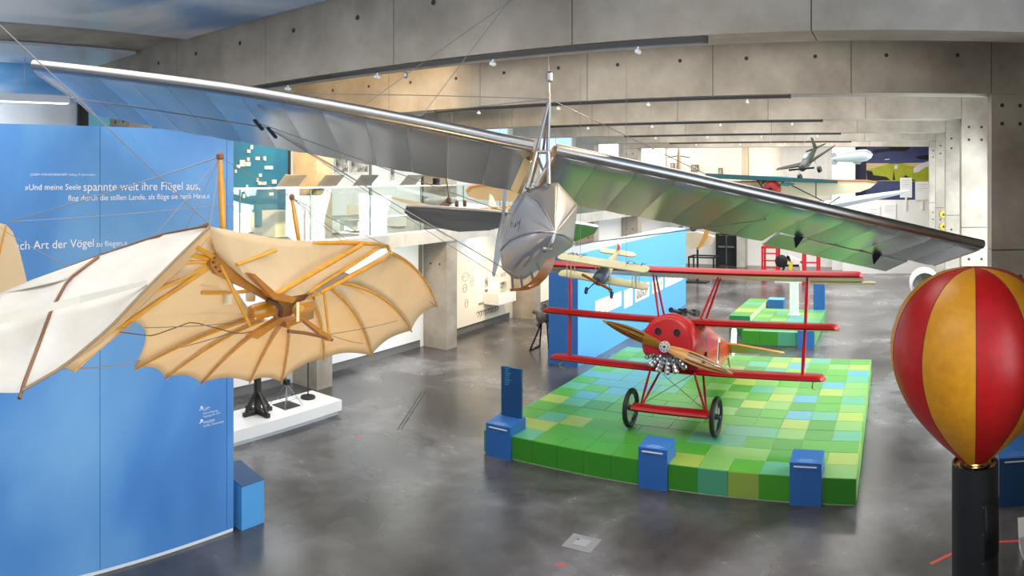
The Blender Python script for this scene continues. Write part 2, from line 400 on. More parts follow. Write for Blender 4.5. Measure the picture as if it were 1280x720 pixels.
for yb in (513.5, 530):
    o = PX(249, yb, BX)+Vector((.003, 0, 0)); u = .055
    MB().prism([o+Vector((0, a*u, c*u)) for a, c in ((0, .15), (.6, .75), (.25, .75), (.25, 1), (1, 1), (1, .25), (.75, .25), (.75, .6), (.15, 0))], (.003, 0, 0)).build('arrow_mark', M_TXT, bw)

# ------------------------------------------------------------------ second blue wall, behind the big platform
w2 = struct(MB().box((-8.68, 16.4, 0), (BX, 25.9, 2.9)).build('wall_display', [M_BLUE_L]), 'low light-blue display wall behind the triplane platform', 'wall')
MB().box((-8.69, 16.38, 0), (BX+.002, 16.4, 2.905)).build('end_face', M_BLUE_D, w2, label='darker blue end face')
MB().box((-8.68, 16.38, 2.9), (BX, 25.9, 2.92)).build('top_cover', mat('wall_cap', '#b6c0ca', .5), w2)
def board(x0, x1, yt0, yb0, yt1, yb1, m, name='poster', X=BX):
    a, b = AY(x0, X), AY(x1, X)
    z = [PX(x0, yb0, X).z, PX(x0, yt0, X).z, PX(x1, yb1, X).z, PX(x1, yt1, X).z]
    zb, zt = (z[0]+z[2])/2, (z[1]+z[3])/2
    o = MB().box((X, a, zb), (X+.015, b, zt)).build(name, m, w2)
    return o, (a, b, zb, zt)
M_POST = mat('poster_white', '#f5f3ee', .5)
M_PHOTO = mat('photo_print', '#3d3a36', .5, col2='#d8d2c6', scale=5, detail=6)
M_PHOTO_G = mat('photo_print_green', '#7a8a3c', .5, col2='#e6e2cf', scale=4, detail=5)
for (x0, x1, a, b_, c, d, ph) in ((744, 776, 377, 394, 364, 384, None), (780, 790, 363, 385, 360, 382, None), (794, 811, 359, 377, 352, 371, M_PHOTO), (815, 828, 352, 367, 347, 362, M_PHOTO_G), (831, 853, 347, 360, 333, 349, None)):
    o, (ya, yb, zb, zt) = board(x0, x1, a, b_, c, d, M_POST)
    if ph: MB().box((BX+.015, ya+.1, zb+.08), (BX+.019, yb-.1, zb+(zt-zb)*.72)).build('photo', ph, o)
    else:
        for k in range(4): MB().box((BX+.015, ya+.15, zt-.12-.09*k), (BX+.017, yb-.3-.25*(k % 2), zt-.1-.09*k)).build('text_line', mat('text_ochre', '#b98a55', .6), o)

# ------------------------------------------------------------------ floor details
def floor_patch(name, pts, m, label, cat, h=.004, group=None):
    o = MB().prism([(p[0], p[1], 0) for p in pts], (0, 0, h)).build(name, m)
    return tag(o, label, cat, group)
M_TAPE = mat('orange_tape', '#d8452c', .5)
def tape(a, b, w, label):
    a = PZ(*a, 0); b = PZ(*b, 0); d = (b-a).normalized(); n = Vector((-d.y, d.x, 0))*w/2
    return floor_patch('floor_tape', [a-n, b-n, b+n, a+n], M_TAPE, label, 'tape', .002)
tape((1163, 705), (1200, 687), .05, 'orange tape strip on the floor left of the black balloon tube')
tape((1243, 677.5), (1277, 676), .05, 'orange tape strip on the floor right of the black balloon tube')
tape((694, 706), (708, 705.5), .04, 'small red mark on the floor below the floor box')
tape((446, 546), (452, 545), .05, 'tiny orange mark on the open floor near the white plinth')
c = PZ(727, 679, 0); fb = thing('floor_box', 'square metal floor box with small lid set in the concrete', 'floor box', (c.x, c.y, 0))
MB().box((c.x-.21, c.y-.19, 0), (c.x+.21, c.y+.19, .004)).build('frame', mat('floor_box_steel', '#8d8f92', .45, .3), fb)
MB().box((c.x-.1, c.y-.08, .004), (c.x+.1, c.y+.1, .008)).build('lid', mat('floor_box_lid', '#a7a9ab', .4, .3), fb)
MB().box((c.x-.1, c.y+.05, .008), (c.x-.06, c.y+.075, .01)).build('latch', M_BLACK, fb)
for d_ in (0, .1):
    a = PZ(497+d_*40, 537, 0); b = PZ(527+d_*40, 491, 0); n = Vector((.012, .004, 0))
    floor_patch('floor_joint', [a-n, a+n, b+n, b-n], mat('joint_filler', '#3a3835', .6), 'thin dark joint line in the open floor, the one %s' % ('nearer the white display platform' if d_ == 0 else 'nearer the green platform'), 'floor joint', .002, 'floor joint lines')
# ------------------------------------------------------------------ tiled green platform
TG = {'g': mat('tile_green', '#48962c', .36, spec=.3), 'G': mat('tile_leaf_green', '#3c8a2a', .36, spec=.3), 'y': mat('tile_lime', '#8fa848', .36, spec=.3),
      't': mat('tile_teal', '#4f9c78', .36, spec=.3), 'b': mat('tile_sea_blue', '#4a95a0', .36, spec=.3), 'l': mat('tile_light_green', '#6fa252', .36, spec=.3)}
PX0, PX1, PY0, PY1, PH = -6.85, -.58, 10.5, 17.35, .41
plat = thing('tiled_platform', 'large low platform of green and teal square tiles under the triplane', 'platform', (-3.7, 13.9, 0))
NOTCH = [(AX(607.5, PY0-.06), AX(637, PY0-.06)+.02), (AX(798, PY0-.06), AX(834, PY0-.06)), (AX(987, PY0-.06), AX(1027, PY0-.06))]
_e = [NOTCH[0][1], NOTCH[1][0], NOTCH[1][1], NOTCH[2][0], NOTCH[2][1], PX1-.01]
_m = MB().box((PX0+.01, PY0+.47, .0), (PX1-.01, PY1-.01, PH-.012))
for _k in (0, 2, 4): _m.box((_e[_k]+.003, PY0+.01, 0), (_e[_k+1]-.003, PY0+.47, PH-.012))
_m.build('core', mat('tile_grout', '#c3d8a4', .6), plat)
NC, NR = 13, 14
cw, ch = (PX1-PX0)/NC, (PY1-PY0)/NR
# rows front (0) to back (13), columns left to right; letters pick the tile colour, front-left light and left-side blue reflection painted in
ROWS = ["ttggggtylgtyl",
        "yyggggggllGgy",
        "gtyggggttgGgg",
        "gGggggglttlGt",
        "ytGggglgggyGl",
        "gbtgggglGgbty",
        "tgbtgglGylGgl",
        "gbbbtgGlgybgt",
        "bbbttglGtlgyl",
        "gtbbtGgylgGbl",
        "tbbtGglbGgygt",
        "GtbtglyGtlGgb",
        "gGtblgGtybgly",
        "tgbgtlgGlytGg"]
tile_me = {}
def tile_mesh(k, w, d, h, bev=.006):
    key = (k, round(w, 3), round(d, 3), round(h, 3))
    if key not in tile_me:
        m = MB(); a, b = w/2, d/2
        m.loft([[(-a, -b, 0), (a, -b, 0), (a, b, 0), (-a, b, 0)], [(-a, -b, h-bev), (a, -b, h-bev), (a, b, h-bev), (-a, b, h-bev)],
                [(-a+bev, -b+bev, h), (a-bev, -b+bev, h), (a-bev, b-bev, h), (-a+bev, b-bev, h)]])
        me = bpy.data.meshes.new('tile'); me.from_pydata([tuple(p) for p in m.v], [], m.f); me.materials.append(TG[k]); me.update()
        tile_me[key] = me
    return tile_me[key]
def tiles(parent, x0, y0, cw, ch, rows, z, h=.02, skip=()):
    base = MW[parent].translation
    for r, row in enumerate(rows):
        c = 0
        while c < len(row):
            k = row[c]; n = 2 if c+1 < len(row) and row[c+1] == k and (r, c+1) not in skip else 1
            if (r, c) in skip: c += 1; continue
            o = link('tile', tile_mesh(k, cw*n-.009, ch-.006, h), parent)
            o.location = Vector((x0+cw*(c+n/2), y0+ch*(r+.5), z-h+random.uniform(-.001, .001)))-base
            c += n
tiles(plat, PX0, PY0, cw, ch, ROWS[1:] if 0 else ROWS, PH, skip=[(0, c) for c in range(NC)])
def cut_row(y0_, y1_, z0_, z1_, name, colours):      # tiles of the front edge, cut around the plinths
    edges = [NOTCH[0][1]] + [PX0+cw*c for c in range(1, NC)] + [PX1]
    for c in range(NC):
        a, b = PX0+cw*c, PX0+cw*(c+1)
        for na, nb in NOTCH:
            if na-.001 <= a < nb: a = nb
            if na < b <= nb+.001: b = na
            if a < na and nb < b: b = na
        if b-a > .03: MB().box((a+.003, y0_, z0_), (b-.003, y1_, z1_)).build(name, TG[colours[c]], plat)
cut_row(PY0, PY0+ch-.006, PH-.02, PH, 'tile', ROWS[0])
FRONT = "tGGGGGGGtygGG"
cut_row(PY0-.015, PY0+.01, .03, PH-.004, 'front_tile', FRONT)
for r in range(NR):
    MB().box((PX1-.01, PY0+ch*r+.003, .03), (PX1+.015, PY0+ch*(r+1)-.003, PH-.004)).build('side_tile', TG['llylgl'[r % 6]], plat)
    MB().box((PX0-.015, PY0+ch*r+.003, .03), (PX0+.01, PY0+ch*(r+1)-.003, PH-.004)).build('side_tile', TG['gtgbgt'[r % 6]], plat)

# blue reading plinths along the platform front
def plinth(x0, x1, y0, y1, z1, label, ztop_back=None, txt=True, face=M_BLUE_D):
    t = thing('info_plinth', label, 'plinth', ((x0+x1)/2, (y0+y1)/2, 0))
    zb = ztop_back or z1+.04
    MB().hexa([(x0, y0, 0), (x1, y0, 0), (x1, y1, 0), (x0, y1, 0), (x0, y0, z1), (x1, y0, z1), (x1, y1, zb), (x0, y1, zb)]).build('body', face, t)
    MB().hexa([(x0-.002, y0-.002, z1-.004), (x1+.002, y0-.002, z1-.004), (x1+.002, y1, zb-.004), (x0-.002, y1, zb-.004),
               (x0-.002, y0-.002, z1+.006), (x1+.002, y0-.002, z1+.006), (x1+.002, y1, zb+.006), (x0-.002, y1, zb+.006)]).build('top_panel', M_BLUE_D, t)
    w = x1-x0
    MB().box((x0+.13*w, y0-.012, z1-.06), (x1-.15*w, y0, z1-.042)).build('slot_lip', M_WHITE_G, t)
    if txt:
        for k, (a, b) in enumerate(((.28, .72), (.2, .82), (.3, .7))):
            yy = y0+.04+.035*k; zz = z1+(zb-z1)*(yy-y0)/(y1-y0)+.0065
            MB().box((x0+a*w, yy, zz-.001), (x0+b*w, yy+.009, zz+.001)).build('text_line', mat('text_pale_blue', '#9fc1e6', .6), t)
    return t
f0 = PY0-.06
pl1 = plinth(AX(607.5, f0), AX(637, f0)+.02, f0, f0+.52, .56, 'blue info plinth at the far-left platform corner carrying an upright board')
plinth(AX(798, f0), AX(834, f0), f0, f0+.42, .63, 'blue info plinth at the middle of the platform front edge')
plinth(AX(987, f0), AX(1027, f0), f0, f0+.42, .63, 'blue info plinth near the right front corner of the platform')
bx0, bx1 = AX(626.5, PY0+.35), AX(651.5, PY0+.35)
ub = thing('upright_board', 'narrow upright dark blue text board standing on the corner plinth', 'board', (bx0, PY0+.35, .6))
MB().box((bx0, PY0+.35, .606), (bx1, PY0+.40, PY(640, 460, PY0+.35).z)).build('panel', M_BLUE_DD, ub)
for k in range(9):
    MB().box((bx0+.08, PY0+.347, 1.48-.04*k), (bx0+.2-.05*(k % 3)/2, PY0+.35, 1.495-.04*k)).build('text_line', mat('text_pale_teal', '#3f8fae', .6), ub)
# plinth beside the blue wall
y0, y1 = 5.92, AY(330, BX+.06)
t = thing('info_plinth', 'light blue plinth standing at the end of the tall blue partition', 'plinth', (BX, 6.1, 0))
MB().hexa([(BX-.5, y0, 0), (BX+.06, y0, 0), (BX+.06, y1, 0), (BX-.5, y1, 0), (BX-.5, y0, .7), (BX+.06, y0, .6), (BX+.06, y1, .6), (BX-.5, y1, .7)]).build('body', M_BLUE_L, t)
MB().hexa([(BX-.5, y0, .7), (BX+.06, y0, .6), (BX+.06, y1, .6), (BX-.5, y1, .7), (BX-.5, y0, .71), (BX+.06, y0, .61), (BX+.06, y1, .61), (BX-.5, y1, .71)]).build('top_panel', M_BLUE_DD, t)
# plinth by the right column
xa, xb = AX(1249, 10.35), AX(1300, 10.35)
t = plinth(xa, xb, 10.35, 10.85, .72, 'dark blue info plinth in front of the right concrete column', .86, face=M_BLUE_DD)
# white angled panel at the right edge of the picture
p0 = PZ(1279, 700, 0)
t = thing('tilted_panel', 'pale slanted panel on the floor at the right edge', 'panel', (p0.x+.05, p0.y, 0))
MB().hexa([(p0.x+.0, p0.y, 0), (p0.x+.6, p0.y, 0), (p0.x+.6, p0.y+.3, 0), (p0.x+.0, p0.y+.3, 0),
           (p0.x-.04, p0.y+.08, .25), (p0.x+.6, p0.y+.08, .25), (p0.x+.6, p0.y+.3, .4), (p0.x-.02, p0.y+.3, .4)]).build('body', M_WHITE, t)

# ------------------------------------------------------------------ hot-air balloon model on a black tube
bc = PR(1219, 580, 7.5); R0 = 29.3/F*7.5
tb = thing('display_tube', 'tall black cylindrical tube standing under the red and yellow balloon', 'pedestal', (bc.x, bc.y, 0))
zt = bc.z+.025
MB().lathe((bc.x, bc.y, 0), [(R0, 0), (R0, zt-.12), (R0, zt), (R0-.015, zt+.004), (R0-.015, zt-.12)], 48, cap=False).build('casing', mat('tube_black', '#1d1c1d', .45, col2='#232225', scale=3), tb, smooth=40)
MB().lathe((bc.x, bc.y, zt-.035), [(.02, 0), (R0-.017, 0), (R0-.017, -.02), (.02, -.02)], 40).build('copper_floor', mat('warm_inner', '#e09a3a', .35, .3), tb, smooth=30)
MB().lathe((bc.x, bc.y, zt-.035), [(.165, 0), (.165, .03), (.135, .03), (.135, 0)], 32, cap=False).build('burner_ring', M_BLACK, tb, smooth=30)
MB().lathe((bc.x, bc.y, zt-.035), [(.02, .0), (.09, .0), (.09, .022), (.06, .022), (.06, .005)], 24, cap=False).build('burner', mat('burner_black', '#0d0d0d', .5), tb, smooth=30)
for k in range(6):
    a = k*math.pi/3+.3; p = Vector((bc.x+.2*math.cos(a), bc.y+.2*math.sin(a), zt-.02))
    MB().lathe(p, [(.012, -.015), (.014, -.005), (.014, .005), (.006, .015)], 8).build('bolt', M_BLACK, tb)
def tube_patch(a0, a1, z0, z1, m, name):
    rows = []
    for z in (z0, z1): rows.append([(bc.x+(R0+.004)*math.sin(a0+(a1-a0)*k/10), bc.y-(R0+.004)*math.cos(a0+(a1-a0)*k/10), z) for k in range(11)])
    rows = rows
    o = MB().grid(rows).build(name, m, tb, smooth=60, solid=.004); return o
tube_patch(.3, 1.35, .95, 1.52, mat('tube_hatch', '#131213', .5), 'access_hatch')
tube_patch(-1.35, -1.0, .32, .62, mat('tube_label', '#2a2a2c', .35), 'nameplate')
for z in (.92, 1.22, 1.5):
    a = .22; MB().lathe((bc.x+R0*math.sin(a), bc.y-R0*math.cos(a)-.006, z), [(.006, 0), (.008, .004), (.006, .012)], 8, 'Y').build('screw', M_STEEL, tb)
S = 7.5/F
cx, cy = bc.x, bc.y
PROF = [(0, 334), (22, 335.5), (44, 341), (63, 351), (79, 365), (92, 384), (101, 408), (104.5, 432), (102.5, 456), (95, 480), (83, 504), (66, 526), (48, 546), (32, 561), (19, 573)]
def bprof(t):
    n = len(PROF)-1; u = t*n; i = min(int(u), n-1); f = u-i
    p = [PROF[max(0, min(n, i+d))] for d in (-1, 0, 1, 2)]
    if i == 0: p[0] = (-PROF[1][0], PROF[1][1])
    c = lambda k: .5*((2*p[1][k])+(-p[0][k]+p[2][k])*f+(2*p[0][k]-5*p[1][k]+4*p[2][k]-p[3][k])*f*f+(-p[0][k]+3*p[1][k]-3*p[2][k]+p[3][k])*f**3)
    return max(c(0), 0)*S, EYE+(HY-c(1))*S
bal = thing('hot_air_balloon', 'red and yellow striped fabric hot-air balloon above a black tube', 'balloon', (cx, cy, zt))
M_RED_F = mat('balloon_red', '#cc1616', .42, col2='#bd1214', scale=9, bump=.12); M_YEL_F = mat('balloon_yellow', '#eda11c', .42, col2='#e2951a', scale=9, bump=.12)
NG = 10; off = math.atan2(-cy, -cx)                  # gore boundaries are set from the side facing the gallery
NZ = 30
for g in range(NG):
    a0 = off + (g+.02)*2*math.pi/NG + .0
    rows = []
    for i in range(NZ+1):
        r, z = bprof(i/NZ); row = []
        for k in range(9):
            u = k/8; a = a0+u*2*math.pi/NG; rr = r*(1+.016*math.sin(math.pi*u)*min(1, i/6))
            row.append((cx+rr*math.cos(a), cy+rr*math.sin(a), z))
        rows.append(row)
    MB().grid(rows).build('gore', M_RED_F if g % 2 == 0 else M_YEL_F, bal, smooth=60)
    pts = []
    for i in range(NZ+1):
        r, z = bprof(i/NZ); pts.append((cx+(r+.001)*math.cos(a0), cy+(r+.001)*math.sin(a0), z))
    MB().tube(pts, .004, 5).build('seam', mat('seam_dark', '#7a1016', .6), bal)
r, z = bprof(0); MB().lathe((cx, cy, z-.002), [(.001, .012), (.035, .008), (.05, -.004)], 16).build('crown_patch', M_RED_F, bal, smooth=40)
r, z = bprof(1); MB().lathe((cx, cy, z), [(r, 0), (r+.004, 0), (r*.98, -.003), (r*.98-.006, -.003)], 28, cap=False).build('mouth_skirt', M_YEL_F, bal, smooth=60)

light('POINT', 'burner_lamp', (cx, cy-.0, zt+.012), (cx, cy, 0), 2.2, (1, .6, .22), .02)
# ------------------------------------------------------------------ red triplane on the platform (local: nose towards -Y, level, origin on the wheel line)
RED = mat('triplane_red', '#a80d14', .4, col2='#9c0c14', scale=3, spec=.35)
RED2 = mat('fuselage_red', '#b41518', .25, coat=.3)
UND = mat('wing_underside', '#c9bd8e', .35, coat=.2)
WOOD_P = mat('propeller_wood', '#b57c2c', .32, col2='#a06a20', scale=3, detail=3, stretch=(.5, 2, 6), coat=.3)
PITCH = math.radians(-15)
tp = thing('triplane', 'red triplane with wooden propeller standing on the green platform', 'aeroplane', (-3.82, 11.72, PH+.0145), (PITCH, 0, 0))
M_T = MW[tp]
def tl(name, mb, m, parent=None, **k):               # build in the triplane's own axes
    return mb.build(name, m, parent or tp, world=False, **k)
def airfoil(c, th, n=9):                             # closed section, x 0 (nose) .. c, as (x, z)
    up = []; lo = []
    for i in range(n+1):
        u = (1-math.cos(math.pi*i/n))/2; t = th*c*(2.97*math.sqrt(u)-1.26*u-3.52*u*u+2.84*u**3-1.04*u**4)/2*1.0
        cm = .05*c*4*u*(1-u); up.append((u*c, cm+t)); lo.append((u*c, cm-t*.7))
    return up, lo
def wing(name, x0, x1, yle, z, chord, th, parent, m_top, m_bot, tip=.12):
    up, lo = airfoil(chord, th); xs = [x0, x0+tip*.35, x0+tip, 0, x1-tip, x1-tip*.35, x1]
    sc_ = [.55, .9, 1, 1, 1, .9, .55]
    top = [[(x, yle+(chord*(1-s))*.25+px*s, z+pz*s) for px, pz in up] for x, s in zip(xs, sc_)]
    bot = [[(x, yle+(chord*(1-s))*.25+px*s, z+pz*s) for px, pz in lo] for x, s in zip(xs, sc_)]
    m = MB()
    n = len(up)
    for i in range(len(xs)-1):
        for k in range(n-1):
            m.add([top[i][k], top[i+1][k], top[i+1][k+1], top[i][k+1]], [(0, 1, 2, 3)], 0)
            m.add([bot[i][k], bot[i+1][k], bot[i+1][k+1], bot[i][k+1]], [(0, 1, 2, 3)], 0 if k < 2 else 1)
    for R_, S_ in ((top[0], bot[0]), (top[-1], bot[-1])):
        m.add(R_+S_[::-1], [tuple(range(2*n))], 0)
    o = m.build(name, [m_top, m_bot], parent, world=False)
    bm = bmesh.new(); bm.from_mesh(o.data); bmesh.ops.remove_doubles(bm, verts=bm.verts, dist=.0004); bmesh.ops.recalc_face_normals(bm, faces=bm.faces); bm.to_mesh(o.data); bm.free()
    o.data.polygons.foreach_set('use_smooth', [True]*len(o.data.polygons)); o.data.set_sharp_from_angle(angle=math.radians(38))
    return o
XC = .07
WT = wing('top_wing', XC-3.2, XC+3.2, -.42, 2.76, .98, .16, tp, RED, UND)
WM = wing('middle_wing', XC-2.78, XC+2.78, -.26, 1.88, .95, .16, tp, RED, UND)
WL = wing('lower_wing', XC-2.55, XC+2.55, -.16, 1.03, .95, .16, tp, RED, UND)
for s in (-1, 1):                                    # ailerons in bare wood on the top wing tips
    x0, x1 = sorted((XC+s*2.2, XC+s*3.4))
    tl('aileron', MB().hexa([(x0, .5, 2.75), (x1, .48, 2.75), (x1, .72, 2.74), (x0, .72, 2.74), (x0, .5, 2.79), (x1, .5, 2.78), (x1, .72, 2.75), (x0, .72, 2.75)]), UND)
# fuselage: rounded top, flat sides, tapering to a vertical knife edge at the tail
def fus_ring(y, w, zb, zt, rnd=.8):
    pts = [(-w, y, zb), (w, y, zb)]
    zc = zt-w*rnd
    for k in range(9):
        a = math.pi*k/8; pts.append((w*math.cos(a), y, zc+w*rnd*math.sin(a)))
    return [Vector((p[0], p[1], p[2])) for p in pts]
tl('fuselage', MB().loft([fus_ring(-.1, .43, 1.02, 1.98), fus_ring(.5, .42, 1.0, 2.0), fus_ring(1.1, .40, 1.02, 1.98), fus_ring(1.9, .30, 1.1, 1.86, .5),
                          fus_ring(2.9, .19, 1.25, 1.76, .3), fus_ring(3.9, .07, 1.42, 1.66, .2), fus_ring(4.35, .02, 1.5, 1.6, .2)]), RED2, smooth=40)
wc = tl('cross_panel', MB().hexa([(.335, 1.65, 1.2), (.29, 1.98, 1.2), (.285, 1.98, 1.2), (.33, 1.65, 1.2), (.335, 1.65, 1.72), (.292, 1.98, 1.7), (.285, 1.98, 1.7), (.33, 1.65, 1.72)]), M_WHITE)
tl('cross_mark', MB().hexa([(.330, 1.72, 1.28), (.304, 1.92, 1.28), (.31, 1.92, 1.28), (.338, 1.72, 1.28), (.330, 1.72, 1.64), (.304, 1.92, 1.63), (.311, 1.92, 1.63), (.338, 1.72, 1.64)]), M_BLACK, wc)
# cowling: horseshoe with a closed flat face and open bottom
def cowl_ring(y, r, zc=1.52, cut=-.21):
    pts = []
    a0 = math.asin(max(-1, cut/r)) if r > abs(cut) else -math.pi/2
    for k in range(25):
        a = a0+(math.pi-2*a0)*k/24; pts.append(Vector((r*math.cos(a), y, zc+r*math.sin(a))))
    return pts
rings = [cowl_ring(y, r) for y, r in ((-.06, .49), (-.3, .505), (-.48, .5), (-.58, .475), (-.635, .43), (-.655, .375))]
tl('cowling', MB().loft(rings, True, True), mat('cowl_red', '#a81117', .32, spec=.35), smooth=45)
for s in (-1, 1):
    tl('cooling_hole', MB().lathe((s*.17, -.672, 1.69), [(.058, .02), (.058, 0), (.05, 0), (.045, .014)], 18, 'Y'), M_BLACK)
# rotary engine cylinders showing below the cowling
eng = tl('engine', MB().lathe((0, -.35, 1.42), [(.2, -.14), (.2, .14)], 20, 'Y'), mat('engine_steel', '#7d7d7f', .3, .9))
for k in range(7):
    a = math.radians(-90+(k-3)*21); d = Vector((math.cos(a), 0, math.sin(a))); p = Vector((0, -.5, 1.46))
    m = MB()
    pts = [p+d*(.2+.035*i) for i in range(9)]; m.tube(pts, [.05, .06, .05, .06, .05, .06, .05, .06, .035], 10)
    tl('cylinder', m, mat('cylinder_chrome', '#c9c9c9', .22, 1.0), eng, smooth=30)
    m = MB(); q = p+d*.2+Vector((0, -.07, 0)); m.tube([q, q+d*.27], .011, 6); tl('pushrod', m, M_STEEL, eng)
# propeller
pr = thing('spinner_tmp', None, None); bpy.data.objects.remove(pr)
PH_C = Vector((0, -.72, 1.44))
ang = math.radians(-16.5)
def prop_blade(s):
    rows = []
    for i in range(13):
        u = i/12; r = 1.25*u; w = .07+.15*math.sin(math.pi*min(1, u*1.05+.05))**.8 if u > .08 else .09
        if u > .94: w *= (1-(u-.94)/.06*.6)
        tw = math.radians(62-44*u); d = Vector((math.cos(ang), 0, math.sin(ang)))*s; n = Vector((-math.sin(ang), 0, math.cos(ang)))*s
        c = PH_C+d*r; a = n*math.cos(tw*.55)+Vector((0, 1, 0))*math.sin(tw*.55); t = Vector((0, -1, 0))*math.cos(tw*.55)+n*math.sin(tw*.55)
        th = .045*(1-u*.75)
        rows.append([c+a*w*.5, c+a*w*.2+t*th*.5, c-a*w*.2+t*th*.5, c-a*w*.5, c-a*w*.2-t*th*.4, c+a*w*.2-t*th*.4])
    return rows
pp = tl('propeller', MB().loft(prop_blade(1)).loft(prop_blade(-1)), WOOD_P, smooth=40)
for s in (-1, 1):                                    # dark laminations along the blades
    rw = prop_blade(s)
    for k0, k1, e0, e1 in ((1, 0, .1, .55), (1, 2, .15, .4), (2, 3, .1, .5)):
        tl('lamination', MB().loft([[r[k0].lerp(r[k1], e0)+Vector((0, -.002, 0)), r[k0].lerp(r[k1], e1)+Vector((0, -.002, 0)), r[k0].lerp(r[k1], e1)+Vector((0, -.006, 0)), r[k0].lerp(r[k1], e0)+Vector((0, -.006, 0))] for r in rw[4:12]]), mat('propeller_dark', '#3d2410', .35, coat=.3), pp, smooth=50)
tl('hub_plate', MB().lathe(PH_C+Vector((0, -.045, 0)), [(.095, .05), (.095, 0), (.03, -.006), (.03, 0)], 24, 'Y'), mat('hub_alu', '#cfcac0', .35, .5), pp, smooth=30)
tl('hub_nut', MB().lathe(PH_C+Vector((0, -.06, 0)), [(.02, 0), (.02, .03)], 10, 'Y'), M_BLACK, pp)
for k in range(8):
    a = k*math.pi/4; tl('hub_bolt', MB().lathe(PH_C+Vector((.066*math.cos(a), -.052, .066*math.sin(a))), [(.011, 0), (.011, .012)], 6, 'Y'), M_BLACK, pp)
for s in (-1, 1):
    d = Vector((math.cos(ang), 0, math.sin(ang)))*s
    tl('maker_badge', MB().lathe(PH_C+d*.72+Vector((0, -.02, 0)), [(.03, 0), (.03, .012)], 14, 'Y'), mat('badge_brown', '#7b4a1c', .4), pp)
# struts
STR = mat('strut_red', '#b3161c', .35)
def strut(name, a, b, w=.045, m=STR):
    return tl(name, MB().tube([a, Vector(a).lerp(Vector(b), .5), b], [w*.35, w*.5, w*.35], 8), m, smooth=60)
for s in (-1, 1):
    for ya in (-.1, .28): strut('cabane_strut', (XC*0+s*.36, ya+.05, 1.86), (s*.62+XC, ya*.45-.05, 2.73), .05)
    strut('wing_strut', (XC+s*2.18, .02, 1.09), (XC+s*2.22, -.1, 1.9), .075); strut('wing_strut', (XC+s*2.22, -.1, 1.95), (XC+s*2.25, -.25, 2.75), .075)
    strut('gear_strut', (s*.4, -.22, 1.05), (s*.6, -.02, .40), .05); strut('gear_strut', (s*.4, .38, 1.04), (s*.6, .04, .40), .05)
    sk = tl('wing_skid', MB().tube([(XC+s*2.36, .1, 1.0), (XC+s*2.36, -.02, .93), (XC+s*2.36, .02, .9), (XC+s*2.4, .3, .88)], .013, 6), mat('skid_ash', '#cfb27c', .5), smooth=60)
    # guns in front of the cockpit
    g = tl('machine_gun', MB().tube([(s*.13, -.12, 2.1), (s*.13, .45, 2.1)], [.032, .036], 10), mat('gunmetal', '#2b2d30', .35, .6), smooth=40)
    tl('gun_breech', MB().box((s*.13-.04, .4, 2.06), (s*.13+.04, .75, 2.17)), mat('gunmetal', '#2b2d30', .35, .6), g)
    tl('muzzle', MB().lathe((s*.13, -.17, 2.1), [(.045, 0), (.05, .03), (.035, .06)], 10, 'Y'), mat('gunmetal', '#2b2d30', .35, .6), g)
    # wheels: tyre, rim, spokes, hub
    wx = s*.785
    w = tl('wheel', MB().lathe((wx, 0, .345), [(.345-.045*(1-math.cos(a))*.0-.045+.045*math.cos(a), .045*math.sin(a)) for a in [2*math.pi*k/10 for k in range(11)]], 36, 'X', cap=False), mat('tyre_black', '#161617', .55), smooth=60)
    tl('rim', MB().lathe((wx, 0, .345), [(.262, -.02), (.262, .02), (.245, .02), (.245, -.02)], 32, 'X', cap=False), mat('rim_grey', '#3b3d40', .4, .5), w)
    tl('hub', MB().lathe((wx, 0, .345), [(.03, -.07), (.05, -.03), (.05, .03), (.03, .07)], 14, 'X'), mat('rim_grey', '#3b3d40', .4, .5), w, smooth=40)
    m = MB()
    for k in range(24):
        a = 2*math.pi*k/24; b2 = a+.28*(1 if k % 2 else -1); o2 = .035*(1 if (k//2) % 2 else -1)
        m.tube([(wx+o2, .045*math.cos(b2), .345+.045*math.sin(b2)), (wx, .25*math.cos(a), .345+.25*math.sin(a))], .0035, 4)
    tl('spokes', m, M_STEEL, w, kind='stuff')
ax_ = MB(); up, lo = airfoil(.62, .26)
ax_.loft([[(x, -.28+px, .34+pz) for px, pz in up+lo[::-1][1:-1]] for x in (-.69, .69)]); tl('axle_wing', ax_, RED, smooth=40)
tl('axle', MB().tube([(-.86, 0, .345), (.86, 0, .345)], .02, 8), M_STEEL)
# tail
tpz = 1.66
m = MB(); poly = [(-.02, 3.45), (.35, 3.55), (1.12, 3.98), (1.3, 4.1), (1.27, 4.22), (.7, 4.24), (.2, 4.3), (0, 4.3)]
full = poly+[(-x, y) for x, y in poly[::-1]]
tl('tailplane', MB().prism([(x, y, tpz-(y-3.45)*.22) for x, y in full], (0, 0, .035)), mat('tailplane_reflect', '#c9802e', .35, coat=.2))  # orange-brown reflection painted into the tailplane colour
rd = [(0, 4.28, 1.5), (0, 4.3, 1.98), (0, 4.42, 2.12), (0, 4.62, 2.12), (0, 4.78, 1.95), (0, 4.78, 1.6), (0, 4.62, 1.42), (0, 4.4, 1.4)]
tl('rudder', MB().prism([(x-.018, y, z) for x, y, z in rd], (.036, 0, 0)), M_WHITE)
tl('tail_skid', MB().bar((0, 4.0, 1.4), (0, 4.3, 1.165), .045), mat('skid_ash', '#cfb27c', .5))
for s in (-1, 1):                                    # bracing wires
    tl('bracing_wire', MB().tube([(s*.6, .02, .42), (-s*.36, .0, 1.05)], .005, 4), M_STEEL)
tl('windscreen', MB().hexa([(-.14, .6, 1.98), (.14, .6, 1.98), (.14, .63, 1.98), (-.14, .63, 1.98), (-.1, .68, 2.14), (.1, .68, 2.14), (.1, .7, 2.14), (-.1, .7, 2.14)]), M_GLASS)
